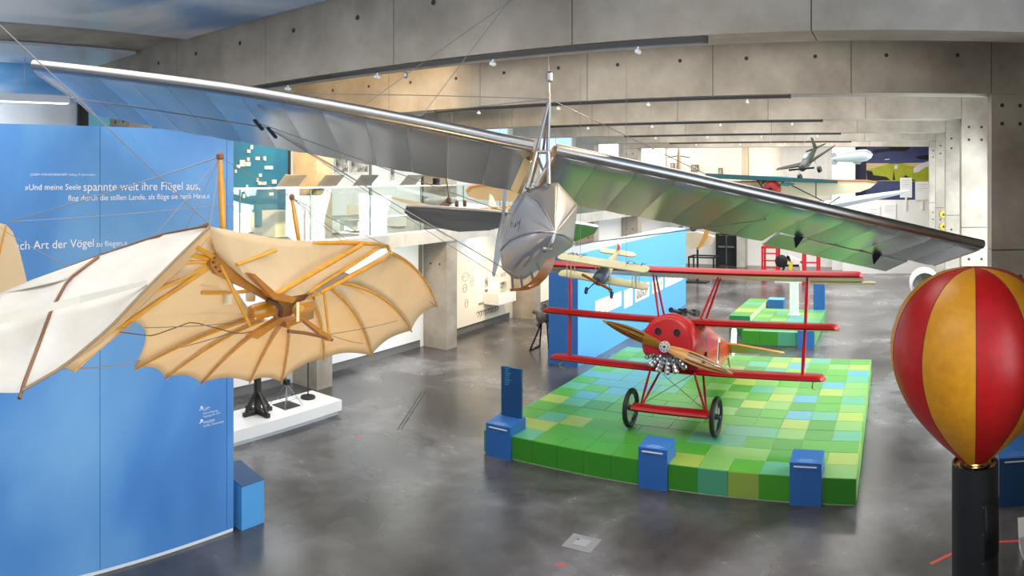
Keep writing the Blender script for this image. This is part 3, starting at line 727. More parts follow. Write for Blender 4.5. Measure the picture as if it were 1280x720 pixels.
tl('cockpit_rim', MB().tube([(.2*math.cos(a), .98+.28*math.sin(a), 1.97+.02*math.sin(a)) for a in [2*math.pi*k/20 for k in range(21)]], .022, 6), mat('leather', '#3a2417', .6), smooth=60)
fs = tl('step_box', MB().box((.41, .35, 1.3), (.45, .43, 1.42)), mat('gunmetal', '#2b2d30', .35, .6))
# ------------------------------------------------------------------ silver sailplane hung across the hall
def mat_skin(name, c, r):
    return mat(name, c, r, .88)
ALU = [mat_skin('silver_skin_a', '#c6c8c8', .25), mat_skin('silver_skin_b', '#bcbebe', .29), mat_skin('silver_skin_c', '#cdcfcf', .23)]
ALU_E = mat('silver_edge', '#a3a19e', .33, .95)
ALU_F = mat('silver_body', '#a8a9ab', .4, .6)
SP_L, SP_R = Vector((-6.99, 2.60, 0)), Vector((1.06, 8.51, 0))
U = (SP_R-SP_L).normalized(); BK = Vector((-U.y, U.x, 0)); SPAN = (SP_R-SP_L).length
def s_of(x, d):
    a = (x-VX)/F; A = SP_L+BK*d
    return -(A.x*math.cos(a)-A.y*math.sin(a))/(U.x*math.cos(a)-U.y*math.sin(a))
def z_of(x, y, d):
    p = SP_L+U*s_of(x, d)+BK*d
    return EYE+(HY-y)/F*p.length
def curve_of(px, d):
    pts = sorted((s_of(x, d), z_of(x, y, d)) for x, y in px)
    def f(s):
        for (s0, z0), (s1, z1) in zip(pts, pts[1:]):
            if s <= s1: return z0+(z1-z0)*(s-s0)/(s1-s0)
        (s0, z0), (s1, z1) = pts[-2:]; return z0+(z1-z0)*(s-s0)/(s1-s0)
    return f
CH = 1.33
LEz = curve_of([(42, 82), (170, 97), (300, 114), (430, 136), (550, 159), (640, 178), (694, 187.5), (849, 220), (960, 245), (1035, 262), (1228, 306)], 0)
TEz = curve_of([(113, 142), (204, 160), (345, 184), (420, 197), (527, 217), (635, 236), (721, 256), (830, 276), (940, 298), (1040, 320), (1138, 341)], CH)
sail = thing('sailplane', 'silver metal-skinned sailplane hanging across the hall from cables', 'glider', tuple(SP_L.lerp(SP_R, .5)+Vector((0, 0, 5.0))))
SEC = [(0, 0), (.02, .035), (.08, .06), (.25, .085), (.5, .07), (.78, .035), (1, .004)]
SECB = [(.02, -.03), (.08, -.045), (.25, -.035), (.5, -.012), (.78, .0), (1, -.004)]
def wsec(s, c0=0., c1=1., swp=0., grow=0.):
    """closed section ring of the wing at span position s between chord fractions c0..c1"""
    le = SP_L+U*s; a = Vector((le.x, le.y, LEz(s))); te = le+BK*CH; b = Vector((te.x, te.y, TEz(s)))
    pt = lambda c, h: a.lerp(b, c)+Vector((0, 0, h+grow*(1 if h >= 0 else -1)))
    def h_of(tab, c):
        for (x0, h0), (x1, h1) in zip(tab, tab[1:]):
            if c <= x1: return h0+(h1-h0)*(c-x0)/(x1-x0)
        return tab[-1][1]
    tb = [(0, 0)]+SECB
    cs = [c0+(c1-c0)*t for t in (0, .03, .1, .25, .5, .78, 1)]
    return [pt(c, h_of(SEC, c)) for c in cs] + [pt(c, h_of(tb, c)) for c in cs[::-1][(0 if c1 < 1 else 0):]]
s_rl, s_rr = s_of(666, 0), s_of(695, 0)
ail0 = s_of(968, 0)+.25
tipL, tipR = .0, SPAN
def half(name, s0, s1, n, ail=None):
    w = thing_part = MB().tube([Vector((*(SP_L+U*s).xy, LEz(s)+.005)) for s in [s0+(s1-s0)*k/16 for k in range(17)]], .056, 14).build(name, ALU_E, sail, smooth=60)
    for k in range(n):
        a, b = s0+(s1-s0)*k/n, s0+(s1-s0)*(k+1)/n
        c1 = 1.
        if ail and a >= ail-.05: c1 = .68
        rings = []
        for j in range(4):
            s = a+.0015+(b-a-.003)*j/3
            rings.append([p+Vector((0, 0, -.010*math.sin(math.pi*j/3)*(.4 if i < 7 else 1))) for i, p in enumerate(wsec(s, 0.03, c1))])
        MB().loft(rings).build('skin_panel', ALU[(k*7+(2 if s0 > 3 else 0)) % 3], w, smooth=35)
    return w
wl_ = half('wing', tipL+.0, s_rl, 13)
wr_ = half('wing', s_rr, tipR, 13, ail=s_rr+(tipR-s_rr)*7/13)
sa = s_rr+(tipR-s_rr)*7/13
for k in range(5):                                   # drooped aileron in five strips
    a, b = sa+.03+(tipR-.45-sa)*k/5, sa+.03+(tipR-.45-sa)*(k+1)/5
    rings = [[p+Vector((0, 0, -.015)) for p in wsec(s, .70, 1.06)] for s in (a+.003, (a+b)/2, b-.003)]
    MB().loft(rings).build('aileron', ALU[(k+1) % 3], sail, smooth=35)
    if k in (0, 3):
        s = (a+b)/2; p = wsec(s, .70, 1.06)[-2]
        MB().prism([p, p+Vector((.02, .02, -.14)), p+U*.03+Vector((.1, -.06, .0))], U*.01).build('control_horn', M_BLACK, sail)
for s, w in ((s_rl, -1), (s_rr, 1)):                 # exposed wooden root ribs
    r = wsec(s+w*-.012, .02, 1.0, grow=.012); MB().prism(r, U*(.02 if w > 0 else -.02)).build('root_rib', mat('plywood', '#b98a4e', .5, col2='#a5773c', scale=8, stretch=(1, 6, 1)), sail)

for s_t, w in ((tipL, -1), (tipR, 1)):               # pale rounded tip caps
    MB().prism(wsec(s_t-w*.002, .0, 1.0 if w < 0 else .7, grow=.004), U*(w*.03)).build('tip_cap', mat('tip_pale', '#cfcbc0', .35, .4), sail)
# body: main frame outline seen from the gallery, faceted nose, tapering tail
def ps(x, y, r): return PR(x, y, r)
RM = 6.05
OUT = [(697, 228.5), (676, 231), (656, 239.5), (643, 262), (634, 283), (625.5, 313), (628, 336), (642, 348), (655, 349), (679, 332), (700, 318), (715.5, 308), (718.5, 285), (721.5, 256), (710, 243)]
ring0 = [ps(x, y, RM) for x, y in OUT]
cen = sum(ring0, Vector())/len(ring0)
axis_end = SP_L+U*s_of(683, 0)+BK*3.6; axis_end.z = 4.33
rings = [ring0]
for u, k in ((.2, .93), (.45, .72), (.7, .46), (1., .13)):
    c = cen.lerp(axis_end, u); rings.append([c+(p-cen)*k for p in ring0])
MB().loft(rings, cap=False).build('fuselage', ALU_F, sail, smooth=38)
N = ps(693.5, 291, 5.45); P_ = {'t': ring0[0], 'tl': ring0[2], 'r': ring0[13]}
tlr = [ps(656, 239.5, RM-.02), ps(672, 253, 5.85), ps(684, 270, 5.62), N]
rim = [ps(625.5, 313, RM-.02), ps(637, 301, 5.86), ps(654, 293.5, 5.66), ps(675, 289, 5.5), N, ps(706, 295, 5.62), ps(716, 303, RM-.04)]
def rs(pts, n):
    pts = [Vector(p) for p in pts]; L = [0]
    for p, q_ in zip(pts, pts[1:]): L.append(L[-1]+(q_-p).length)
    out = []
    for i in range(n+1):
        t = L[-1]*i/n; k = 0
        while k < len(L)-2 and t > L[k+1]: k += 1
        out.append(pts[k].lerp(pts[k+1], 0 if L[k+1] == L[k] else (t-L[k])/(L[k+1]-L[k])))
    return out
def facet(curves, m, n=12):
    """smooth metal panel swept through boundary curves"""
    cs = [rs(c, n) for c in curves]; rows = []
    for i in range(n+1):
        rows.append(rs([c[i] for c in cs], 8) if len(cs) > 2 else [cs[0][i].lerp(cs[1][i], k/8) for k in range(9)])
    return MB().grid(rows).build('nose_panel', m, sail, smooth=50, solid=.006)
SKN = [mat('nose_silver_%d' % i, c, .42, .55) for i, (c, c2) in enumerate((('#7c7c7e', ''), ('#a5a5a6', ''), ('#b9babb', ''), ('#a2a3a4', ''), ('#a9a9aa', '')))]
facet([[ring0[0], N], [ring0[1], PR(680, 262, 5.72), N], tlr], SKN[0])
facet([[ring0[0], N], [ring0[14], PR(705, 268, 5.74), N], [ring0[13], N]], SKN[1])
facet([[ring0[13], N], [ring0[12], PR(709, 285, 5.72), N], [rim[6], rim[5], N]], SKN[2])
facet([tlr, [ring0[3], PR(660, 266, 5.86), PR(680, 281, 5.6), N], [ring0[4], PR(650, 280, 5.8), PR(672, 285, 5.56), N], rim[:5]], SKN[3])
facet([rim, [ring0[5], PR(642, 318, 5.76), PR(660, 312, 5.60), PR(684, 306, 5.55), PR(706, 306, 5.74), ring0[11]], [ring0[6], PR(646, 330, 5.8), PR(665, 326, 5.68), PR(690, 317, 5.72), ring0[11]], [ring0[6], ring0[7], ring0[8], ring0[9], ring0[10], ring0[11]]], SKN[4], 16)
MB().tube(rim, .008, 6).build('rim_bead', ALU_E, sail, smooth=60)
MB().tube(tlr, .006, 6).build('rim_bead', ALU_E, sail, smooth=60)
scr = lambda pts: [PR(x, y, 5.83-(x-637)*.0095) for x, y in pts]
for k, pts in enumerate((((639, 285), (638.5, 281), (640, 277), (641, 281), (642, 285), (643.5, 282)), ((643.5, 282), (645, 277.5), (644, 284.5), (646, 281), (647.5, 276.5)), ((647.5, 276.5), (646.5, 281), (648.5, 280), (650.5, 274), (649, 284), (647.5, 288.5)))):
    MB().tube(rs(scr(pts), 10), .0035, 4).build('script_stroke', mat('script_grey', '#4d4d4a', .5), sail, label='handwritten name stroke')
# landing skid and its fittings
M_SK = mat('skid_wood', '#8a5423', .35, col2='#6d3d16', scale=6, stretch=(1, 1, 4), coat=.3)
skp = [(689, 322, 5.42), (684, 333, 5.40), (677, 344, 5.40), (667, 354, 5.42), (655, 359.5, 5.48), (640, 361, 5.6)]
m = MB(); rr = []
for (x, y, r), w in zip(skp, (10, 13, 13, 12, 9, 5)):
    d = w/2/F*r; c = PR(x, y, r); h = Vector((U.x, U.y, 0)); rr.append([c-h*d, c+h*d, c+h*d+Vector((0, .0, -.02)), c-h*d+Vector((0, 0, -.02))])
m.loft(rr).build('skid', M_SK, sail, smooth=50)
for (a, b) in (((641, 362, 5.6), (640, 346, 5.85)), ((653, 360, 5.5), (651, 346, 5.8)), ((667, 352, 5.42), (664, 341, 5.7)), ((676, 340, 5.4), (671, 330, 5.66))):
    MB().tube([PR(*a), PR(*b)], .011, 8).build('skid_bracket', ALU_E, sail, smooth=60)
MB().tube([PR(694, 293, 5.42), PR(690, 303, 5.38), PR(684, 312, 5.42), PR(680, 314, 5.5)], .015, 8).build('tow_hook', ALU_E, sail, smooth=60)
MB().tube([PR(679, 311, 5.42), PR(690, 311.5, 5.42)], .018, 8).build('hook_shaft', ALU_E, sail, smooth=60)
# tail
tc = axis_end
def tailpt(s, d, z): p = tc+U*s+BK*d; return Vector((p.x, p.y, z))
left = [(0, -.12, 4.40), (-.5, -.14, 4.45), (-1.15, -.1, 4.49), (-1.43, .0, 4.49), (-1.47, .1, 4.42), (-1.38, .25, 4.33), (-1.1, .4, 4.2), (-.7, .5, 4.12), (-.25, .5, 4.14), (0, .32, 4.22)]
MB().prism([tailpt(*p) for p in left], (0, 0, -.035)).build('tailplane', ALU[1], sail)
MB().tube([tailpt(s, d, z-.015) for s, d, z in left[:4]], .028, 8).build('tailplane_edge', ALU_E, sail, smooth=60)
right = [(0, -.12, 4.40), (.5, -.13, 4.33), (1.05, -.08, 4.25), (1.27, .05, 4.2), (1.25, .2, 4.1), (1.0, .36, 3.98), (.5, .45, 4.0), (0, .32, 4.22)]
MB().prism([tailpt(*p) for p in right], (0, 0, -.035)).build('tailplane', ALU[0], sail)
q = lambda x, y, r=9.45: PR(x, y, r)
fin = [q(629, 232), q(634, 237), q(631, 268), q(633, 276), q(627, 318), q(618, 347), q(615.5, 345), q(621, 300), q(628, 270)]
MB().prism(fin, BK*.12).build('rudder', ALU_F, sail)
def to_ceiling(a, b): return a+(b-a)*((7.10-a.z)/(b.z-a.z))
# pylon between body and wing, and the hanging cable
ap = PR(687, 124, 6.15)
TUB = mat('pylon_tube', '#9a9a9b', .3, .8)
for a, b, w in ((ap, PR(671, 187, 6.22), .016), (ap, PR(684.5, 190, 6.22), .016), (ap, PR(679, 188, 6.6), .013), (PR(671, 187, 6.22), PR(659, 236, 6.0), .02), (PR(685, 190, 6.2), PR(686, 231, 5.98), .02),
                (PR(670, 190, 6.2), PR(690, 190, 6.2), .018), (PR(691, 197, 6.2), PR(668, 233, 6.1), .014), (PR(672, 196, 6.2), PR(680, 216, 6.3), .012), (PR(676, 189, 6.5), PR(662, 233, 6.3), .013)):
    MB().tube([a, b], w, 8).build('pylon_strut', TUB, sail, smooth=60)
MB().bar(PR(662, 200, 6.5), PR(645, 239, 6.6), .06, .09).build('root_fairing', mat('cream_wood', '#e3c68d', .5), sail)
for nm, a, b, w in (('suspension_cable', ap, PR(685.5, 68, 6.28), .006), ('suspension_cable', PR(430, 150, 6.6), to_ceiling(PR(430, 150, 6.6), PR(640, 0, 6.55)), .003), ('suspension_cable', PR(512, 165, 6.3), to_ceiling(PR(512, 165, 6.3), PR(637, 0, 6.5)), .003), ('bracing_wire', PR(345, 165, 6.95), PR(622, 345, 6.3), .003), ('bracing_wire', PR(345, 163, 6.95), PR(560, 296, 9.2), .003), ('bracing_wire', PR(335, 160, 6.9), PR(650, 347, 5.85), .005), ('bracing_wire', PR(318, 152, 6.8), PR(640, 268, 6.2), .004),
                    ('bracing_wire', PR(1003, 268, 8.1), PR(712, 306, 5.8), .005), ('bracing_wire', ap, PR(1000, 275, 8.2), .004), ('bracing_wire', ap, PR(470, 148, 6.5), .004),
                    ('bracing_wire', ap, PR(300, 118, 6.9), .004), ('control_wire', PR(85, 122, 7.1), PR(335, 160, 7.0), .006), ('control_wire', PR(1005, 275, 8.3), PR(1070, 308, 8.8), .004)):
    MB().tube([a, b], w, 5).build(nm, mat('cable_steel', '#77787a', .4, .6), sail)
MB().lathe(PR(430, 150, 6.6).lerp(PR(640, 0, 6.55), .37), [(.008, -.03), (.02, -.015), (.02, .015), (.008, .03)], 10).build('cable_clamp', M_STEEL, sail)
MB().lathe(PR(687, 96, 6.2), [(.012, -.05), (.028, -.03), (.028, .03), (.012, .05)], 10).build('shackle', M_STEEL, sail)
for (x, y, r) in ((335, 160, 6.85), (318, 150, 6.75), (1003, 268, 8.05)):
    MB().bar(PR(x, y, r), PR(x+10, y+12, r+.15), .03, .02).build('wire_fitting', M_BLACK, sail)
# ------------------------------------------------------------------ bat-winged cloth glider in front of the blue partition
CLOTH = mat('cotton_cloth', '#f1dfbe', .8, col2='#e8d3ac', scale=5, transl=.5, bump=.05)
CLOTH_DAY = mat('cotton_cloth_daylit', '#f0ece3', .8, col2='#e6dfd2', scale=5, transl=.35, bump=.05)  # same cotton as above, paler for the daylight painted on its upper side
RIB = mat('willow_rib', '#e0a234', .4, col2='#cf9028', scale=6, coat=.3)
RIB_D = mat('willow_rib_dark', '#7a4f2a', .5)
WOODH = mat('hub_wood', '#b97a2a', .4, col2='#a56820', scale=5, coat=.3)
gl = thing('bat_wing_glider', 'early cloth hang glider with willow ribs hanging before the blue partition', 'glider', (-3.9, 3.2, 3.9))
g = lambda x, y, X: PX(x, y, X)
def sheet(pa, pb, m, name='wing_cloth', n=8, billow=.05, dirn=(-.3, 0, -1)):
    """cloth between two point lists of equal length, bowed between them"""
    A = resample(pa, 10); B = resample(pb, 10); d = Vector(dirn).normalized(); rows = []
    for i in range(11):
        rows.append([A[i].lerp(B[i], k/n)+d*billow*math.sin(math.pi*k/n)*math.sin(math.pi*min(1, i/10*.9+.1)) for k in range(n+1)])
    return MB().grid(rows).build(name, m, gl, smooth=60, solid=.004)
def resample(pts, n):
    pts = [Vector(p) for p in pts]; L = [0]
    for a, b in zip(pts, pts[1:]): L.append(L[-1]+(b-a).length)
    out = []
    for i in range(n+1):
        t = L[-1]*i/n; k = 0
        while k < len(L)-2 and t > L[k+1]: k += 1
        f = 0 if L[k+1] == L[k] else (t-L[k])/(L[k+1]-L[k]); out.append(pts[k].lerp(pts[k+1], f))
    return out
def bow(a, b, s, n=8, d=(0, 0, 1)):
    a = Vector(a); b = Vector(b); d = Vector(d); return [a.lerp(b, i/n)+d*s*4*(i/n)*(1-i/n) for i in range(n+1)]
H1 = g(271, 327, -3.72); H2 = g(352, 404, -3.98)
ribs = []                                             # main fan: rib paths from the hub outwards
for (x, y, X, sx, sy, sX, b) in ((169, 462, -4.95, 318, 397, -3.95, .05), (207, 474, -5.25, 328, 400, -3.97, .07), (252, 480.5, -5.4, 340, 404, -3.98, .09), (312, 479, -5.45, 352, 405, -4.0, .10),
                                 (352, 479, -5.45, 360, 404, -4.0, .10), (405, 450, -5.3, 388, 372, -4.05, .08), (465, 446, -5.2, 413, 360, -4.05, .10), (515, 415, -5.0, 425, 353, -4.07, .12), (547, 384, -4.8, 489, 316, -4.15, .10)):
    ribs.append(bow(g(sx, sy, sX), g(x, y, X), b, 10, (.45, 0, .9)))
for i, r in enumerate(ribs):
    MB().tube(r, [.016-.008*k/10 for k in range(11)], 8).build('rib', RIB, gl, smooth=60)
def scallop(a, b, m, k=.1, n=8, **kw):
    """cloth panel between two ribs with a concave free edge"""
    A = resample(a, 10); B = resample(b, 10); hub = A[0].lerp(B[0], .5); rows = []
    for i in range(11):
        row = []
        for j in range(n+1):
            p = A[i].lerp(B[j and i], j/n) if 0 else A[i].lerp(B[i], j/n)
            pull = 4*(j/n)*(1-j/n)*k*(i/10)**3
            p = p.lerp(hub, pull)+Vector((-.4, 0, 1)).normalized()*(.035*math.sin(math.pi*j/n)*math.sin(math.pi*i/10*.85)) + Vector((-.016, 0, .014))
            row.append(p)
        rows.append(row)
    return MB().grid(rows).build('wing_cloth', m, gl, smooth=60, solid=.004)
for i in range(len(ribs)-1):
    scallop(ribs[i], ribs[i+1], CLOTH, .055)
# inner panel between the near-wing hub and the fan
rib1 = bow(H1, g(92, 464, -4.25), .06, 10, (.4, 0, .9))
MB().tube(rib1, [.018-.008*k/10 for k in range(11)], 8).build('rib', RIB, gl, smooth=60)
in_rib = resample(rib1[:7], 10)
scallop(in_rib, ribs[0], CLOTH, .14)
APX = g(262, 283, -3.45)
edge = [APX, g(222, 322, -3.42), g(178, 366, -3.38), g(137, 410, -3.36), g(80, 458, -3.34), g(28, 488, -3.30)]
edge_in = [g(264, 292, -3.6), g(235, 328, -3.75), g(200, 360, -3.9), g(165, 394, -4.0), g(120, 434, -4.12), g(80, 459, -4.2)]
sheet(edge_in, rib1, CLOTH, billow=.04)
sheet(edge, edge_in, CLOTH, billow=.0)
for (x, y, X) in ((238, 304, -3.65), (225, 316, -3.75), (210, 329, -3.85), (196, 341, -3.95), (180, 356, -4.0), (165, 378, -4.05), (140, 415, -4.15)):
    MB().tube(bow(H1+Vector((.02, 0, .01)), g(x, y, X+.08), .0, 6, (.4, 0, .9)), [.019-.001*k for k in range(7)], 8).build('rib', RIB, gl, smooth=60)
# outer part of the near wing: upper side with daylight in its cloth colour, folded over its end rib
back = [APX+Vector((-.01, 0, .005)), g(200, 294, -3.85), g(123, 320, -4.1), g(85, 334, -4.2)]
erib = [g(123, 321, -4.08), g(85, 350, -3.95), g(64, 388, -3.75), g(45, 440, -3.5), g(26, 491, -3.3)]
sheet(edge, [back[0], back[1], back[2]]+erib[1:], CLOTH_DAY, billow=.05, n=10)
far = [g(85, 334, -4.2), g(40, 351, -4.25), g(-40, 385, -4.3)]
sheet(resample(erib, 10), [g(-5, 368, -4.28), g(-25, 400, -4.0), g(-30, 440, -3.7), g(-40, 490, -3.3)], CLOTH_DAY, billow=.04, n=8)
sheet([g(123, 320, -4.1), g(85, 349, -3.97)], [g(40, 350, -4.25), g(-5, 369, -4.28)], CLOTH_DAY, billow=0, n=4)
for nm, pts, w, m in (('end_rib', erib+[g(24, 498, -3.28)], .011, RIB_D), ('edge_binding', edge, .008, mat('binding_brown', '#8f7658', .7)), ('back_edge_rib', [back[0]]+back[1:]+[g(0, 369, -4.29), g(-40, 388, -4.3)], .009, RIB_D),
                      ('back_edge_rib', [g(262, 279, -3.6), g(200, 300, -3.95), g(90, 345, -4.2), g(0, 385, -4.3)], .006, RIB_D)):
    MB().tube(resample(pts, 14), w, 6).build(nm, m, gl, smooth=60)
MB().loft([[g(184, 350, -3.4), g(184, 356, -3.4), g(184, 356, -3.42), g(184, 350, -3.42)], [g(100, 370, -3.62), g(100, 379, -3.62), g(100, 379, -3.64), g(100, 370, -3.64)], [g(-10, 396, -3.75), g(-10, 408, -3.75), g(-10, 408, -3.77), g(-10, 396, -3.77)]]).build('batten_strap', mat('strap_cloth', '#ded3c0', .8), gl)
# front cloth between the apex and the bent-wood bow
up_e = [APX, g(300, 290, -3.62), g(350, 299, -3.86), g(400, 302, -4.02), g(450, 304, -4.2), g(486, 308, -4.32)]
lo_e = [g(274, 322, -3.66), g(300, 345, -3.62), g(345, 374, -3.58), g(380, 368, -3.75), g(404, 350, -3.92), g(470, 313, -4.26)]
sheet(up_e, lo_e, CLOTH, billow=.06, n=8, dirn=(-.5, 0, -.6))
loop = [g(388, 304, -4.0), g(430, 303, -4.12), g(470, 305, -4.27), g(486, 308, -4.33), g(489, 314, -4.3), g(482, 322, -4.24), g(450, 338, -4.1), g(415, 357, -3.95), g(395, 368, -3.85)]
MB().tube(resample(loop, 26), .017, 8).build('bent_bow', RIB, gl, smooth=60)
for nm, a, b, w in (('front_spar', g(338, 372, -3.6), g(452, 306, -4.15), .019), ('front_spar', g(385, 366, -3.8), g(472, 311, -4.24), .014), ('front_spar', g(400, 366, -3.86), g(488, 319, -4.22), .016),
                    ('brace_strut', g(275, 330, -3.66), g(313, 408, -3.7), .012), ('brace_strut', g(405, 366, -3.9), g(411, 418, -3.95), .010),
                    ('brace_strut', g(296, 331, -3.6), g(345, 313, -3.75), .012)):
    MB().tube([a, b], w, 8).build(nm, RIB, gl, smooth=60)
sheet([g(398, 366, -3.84), g(440, 344, -4.05)], [g(388, 360, -3.85), g(425, 338, -4.0)], mat('grey_cloth', '#8e877c', .8), billow=.01, n=4)
# hub plates of the near wing
m = MB().prism([g(x, y, -3.66) for x, y in ((262, 319), (275, 315), (287, 322), (312, 342), (346, 371), (345, 381), (318, 366), (290, 352), (271, 343), (264, 332))], (-.05, 0, 0)); m.build('hub_plate', WOODH, gl)
m = MB().prism([g(x, y, -3.62) for x, y in ((264, 285), (271, 286), (281, 312), (276, 320), (268, 310))], (-.04, 0, 0)); m.build('hub_post', mat('hub_cloth', '#d9b67c', .7), gl)
for (x, y) in ((268, 322), (267, 328), (270, 334), (275, 339)): MB().lathe(g(x, y, -3.655), [(.008, -.01), (.008, .012)], 8, 'X').build('hub_bolt', RIB_D, gl)
# pilot frame, padded arm cuffs, carved bows
for nm, poly, X, dx, m in (('frame_board', ((313, 342), (318, 342), (345, 366), (372, 372), (366, 379), (342, 374)), -3.55, -.06, WOODH), ('frame_board', ((357, 402), (376, 397), (379, 402), (359, 410)), -3.6, -.1, WOODH),
                           ('frame_arm', ((376, 398), (382, 398), (415, 421), (413, 427), (404, 421)), -3.6, -.05, WOODH), ('frame_arm', ((348, 398), (354, 402), (322, 424), (312, 421)), -3.62, -.05, WOODH)):
    MB().prism([g(x, y, X) for x, y in poly], (dx, 0, 0)).build(nm, m, gl)
MB().prism([g(x, y, -4.12) for x, y in ((346, 372), (372, 369), (394, 366), (392, 398), (374, 404), (352, 404), (340, 392))], (-.03, 0, 0)).build('back_board', mat('board_tan', '#9a7440', .6, col2='#85612f', scale=5), gl)
def cuff(a, b, r, m):
    a = Vector(a); b = Vector(b); pts = [a.lerp(b, t) for t in (0, .06, .15, .5, .85, .94, 1)]
    MB().tube(pts, [r*k for k in (.6, .9, 1, 1.02, 1, .9, .6)], 18).build('arm_cuff', m, gl, smooth=60)
PAD = mat('cuff_leather', '#c8881f', .3, col2='#b57717', scale=4, coat=.3)
cuff(g(312, 392, -3.75), g(342, 384, -3.72), .055, PAD); cuff(g(372, 388, -3.75), g(388, 381, -3.95), .05, PAD)
MB().tube(resample([g(334, 375, -3.6), g(346, 380, -3.58), g(352, 387, -3.58), g(350, 395, -3.6)], 10), .016, 8).build('harness_strap', mat('strap_leather', '#4a2d18', .6), gl, smooth=60)
for (x, y) in ((285, 373), (313, 370)):
    MB().lathe(g(x, y, -3.9), [(.03, -.035), (.036, -.03), (.036, .03), (.03, .035)], 16).build('counterweight', mat('spool_pale', '#e6d8b0', .5), gl, smooth=40)
MB().tube(resample([g(252, 366, -3.9), g(285, 366, -3.9), g(320, 363, -3.85), g(340, 372, -3.7)], 12), .014, 8).build('cross_bar', RIB, gl, smooth=60)
MB().tube(resample([g(360, 414, -3.62), g(380, 416, -3.6), g(400, 420, -3.6), g(415, 425, -3.62)], 10), .012, 8).build('frame_bow', RIB_D, gl, smooth=60)
tg_ = g(372, 389, -3.55); MB().box((tg_.x, tg_.y-.012, tg_.z-.07), (tg_.x+.004, tg_.y+.012, tg_.z+.06)).build('paper_tag', mat('paper_tag', '#f1d9a2', .7), gl)
# masts and tail
mt = []
for (x0, y0_, x1, y1_, X, w) in ((275, 196, 279, 292, -3.8, .024), (365, 247, 374, 304, -4.25, .02)):
    a, b = g(x0, y0_, X), g(x1, y1_, X); mt.append(a)
    k = MB().tube([b, b.lerp(a, .5), a], [w*.8, w, w*.7], 10).build('mast', RIB, gl, smooth=60)
    MB().lathe(a-Vector((0, 0, .02)), [(w*.7, 0), (w*1.1, .01), (w*1.1, .035), (w*.5, .05)], 10).build('mast_cap', RIB_D, k)
finp = [g(x, y, -6.2) for x, y in ((-30, 380), (36, 362), (31, 340), (24, 312), (16, 290), (8, 281), (0, 279), (-12, 284), (-30, 300))]
MB().prism(finp, (0, -.0, 0) if 0 else (-.02, -.01, 0)).build('tail_fin', CLOTH, gl)
MB().tube([g(8, 282, -6.19), g(-14, 372, -6.19)], .01, 6).build('tail_rib', RIB, gl)
_a, _b = g(262, 281, -3.5), g(-10, 20, -3.6); HANG = _a+(_b-_a)*((7.125-_a.z)/(_b.z-_a.z))
WIRE = mat('rigging_wire', '#8f8b84', .5, .3)
for a, b, w in ((mt[0], g(12, 277, -6.1), .004), (mt[0], g(160, 334, -3.9), .003), (mt[0], g(225, 300, -4.0), .003), (mt[0], g(262, 283, -3.5), .003), (mt[0], mt[1], .003), (mt[1], g(486, 308, -4.3), .003), (mt[1], g(547, 384, -4.8), .003), (mt[1], g(430, 303, -4.15), .003),
                (g(12, 277, -6.1), g(292, 255, -5.0), .003), (g(0, 285, -6.1), g(90, 335, -4.3), .003), (HANG, g(262, 281, -3.5), .0035),
                (g(100, 461, -4.25), g(180, 450, -4.9), .003), (g(75, 461, -4.2), g(170, 452, -4.9), .003), (g(137, 410, -3.9), g(330, 400, -3.9), .003), (g(313, 408, -3.7), g(200, 440, -4.9), .003), (g(411, 418, -3.95), g(500, 400, -4.9), .003), (g(411, 418, -3.95), g(455, 430, -5.1), .003)):
    MB().tube(sag(a, b, .01, 6), w, 4).build('rigging_wire', WIRE, gl)
MB().tube(resample([g(150, 415, -3.9), g(190, 420, -4.2), g(240, 402, -4.2), g(300, 418, -4.0), g(330, 410, -3.9)], 20), .004, 5).build('control_cord', RIB_D, gl)
# ------------------------------------------------------------------ side gallery: slab, glass balustrade, rail, reading desks
GX = -11.72; GZ = 3.40
slab = struct(MB().box((-17.5, -3.8, 3.09), (GX, 38.0, 3.37)).build('floor_gallery', M_CONC_L), 'pale concrete slab of the side gallery', 'gallery floor')
for k in range(9):
    MB().box((GX-.02, 2.2+4*k, 3.07), (GX+.012, 6.19+4*k, GZ)).build('edge_panel', M_CONC_L, slab)
bal_ = thing('glass_balustrade', 'long clear glass balustrade along the side gallery edge', 'balustrade', (GX, 15, GZ))
yy = 6.9
while yy < 33:
    MB().box((GX-.03, yy, GZ), (GX-.015, yy+1.96, 4.62)).build('pane', M_GLASS, bal_)
    MB().box((GX-.035, yy+1.96, GZ), (GX-.01, yy+1.985, 4.62)).build('edge_strip', mat('glass_edge', '#6f8f86', .2), bal_)
    yy += 2.0
MB().box((GX-.07, 6.6, 4.62), (GX+.03, 33, 4.66)).build('handrail', mat('rail_pale', '#c9ccce', .3, .4), bal_)
MB().box((GX-.04, 6.6, GZ-.02), (GX+.0, 33, GZ+.05)).build('base_shoe', mat('rail_pale', '#c9ccce', .3, .4), bal_)
for (x, nm) in ((346, 'nearest to the teal wall'), (396, 'in front of the yellow-lit pier'), (441, 'below the two framed photos'), (500, 'nearest to the black projector')):
    y0 = AY(x, GX); d = thing('reading_desk', 'grey tilted reading desk on the gallery rail, %s' % nm, 'reading desk', (GX, y0, 4.66), group='reading desks on the gallery rail')
    MB().hexa([(GX-.02, y0, 4.665), (GX-.02, y0+.62, 4.665), (GX-.0, y0+.62, 4.665), (GX-.0, y0, 4.665), (GX+.24, y0+.03, 4.93), (GX+.24, y0+.65, 4.93), (GX+.26, y0+.65, 4.92), (GX+.26, y0+.03, 4.92)]).build('panel', M_GREYPANEL, d)
    for k in (.1, .5): MB().box((GX-.04, y0+k, 4.66), (GX+.02, y0+k+.03, 4.70)).build('bracket', M_STEEL, d)
p = g(545, 231, GX); pj = thing('projector', 'small black projector standing on the gallery handrail', 'projector', (GX, p.y, 4.66))
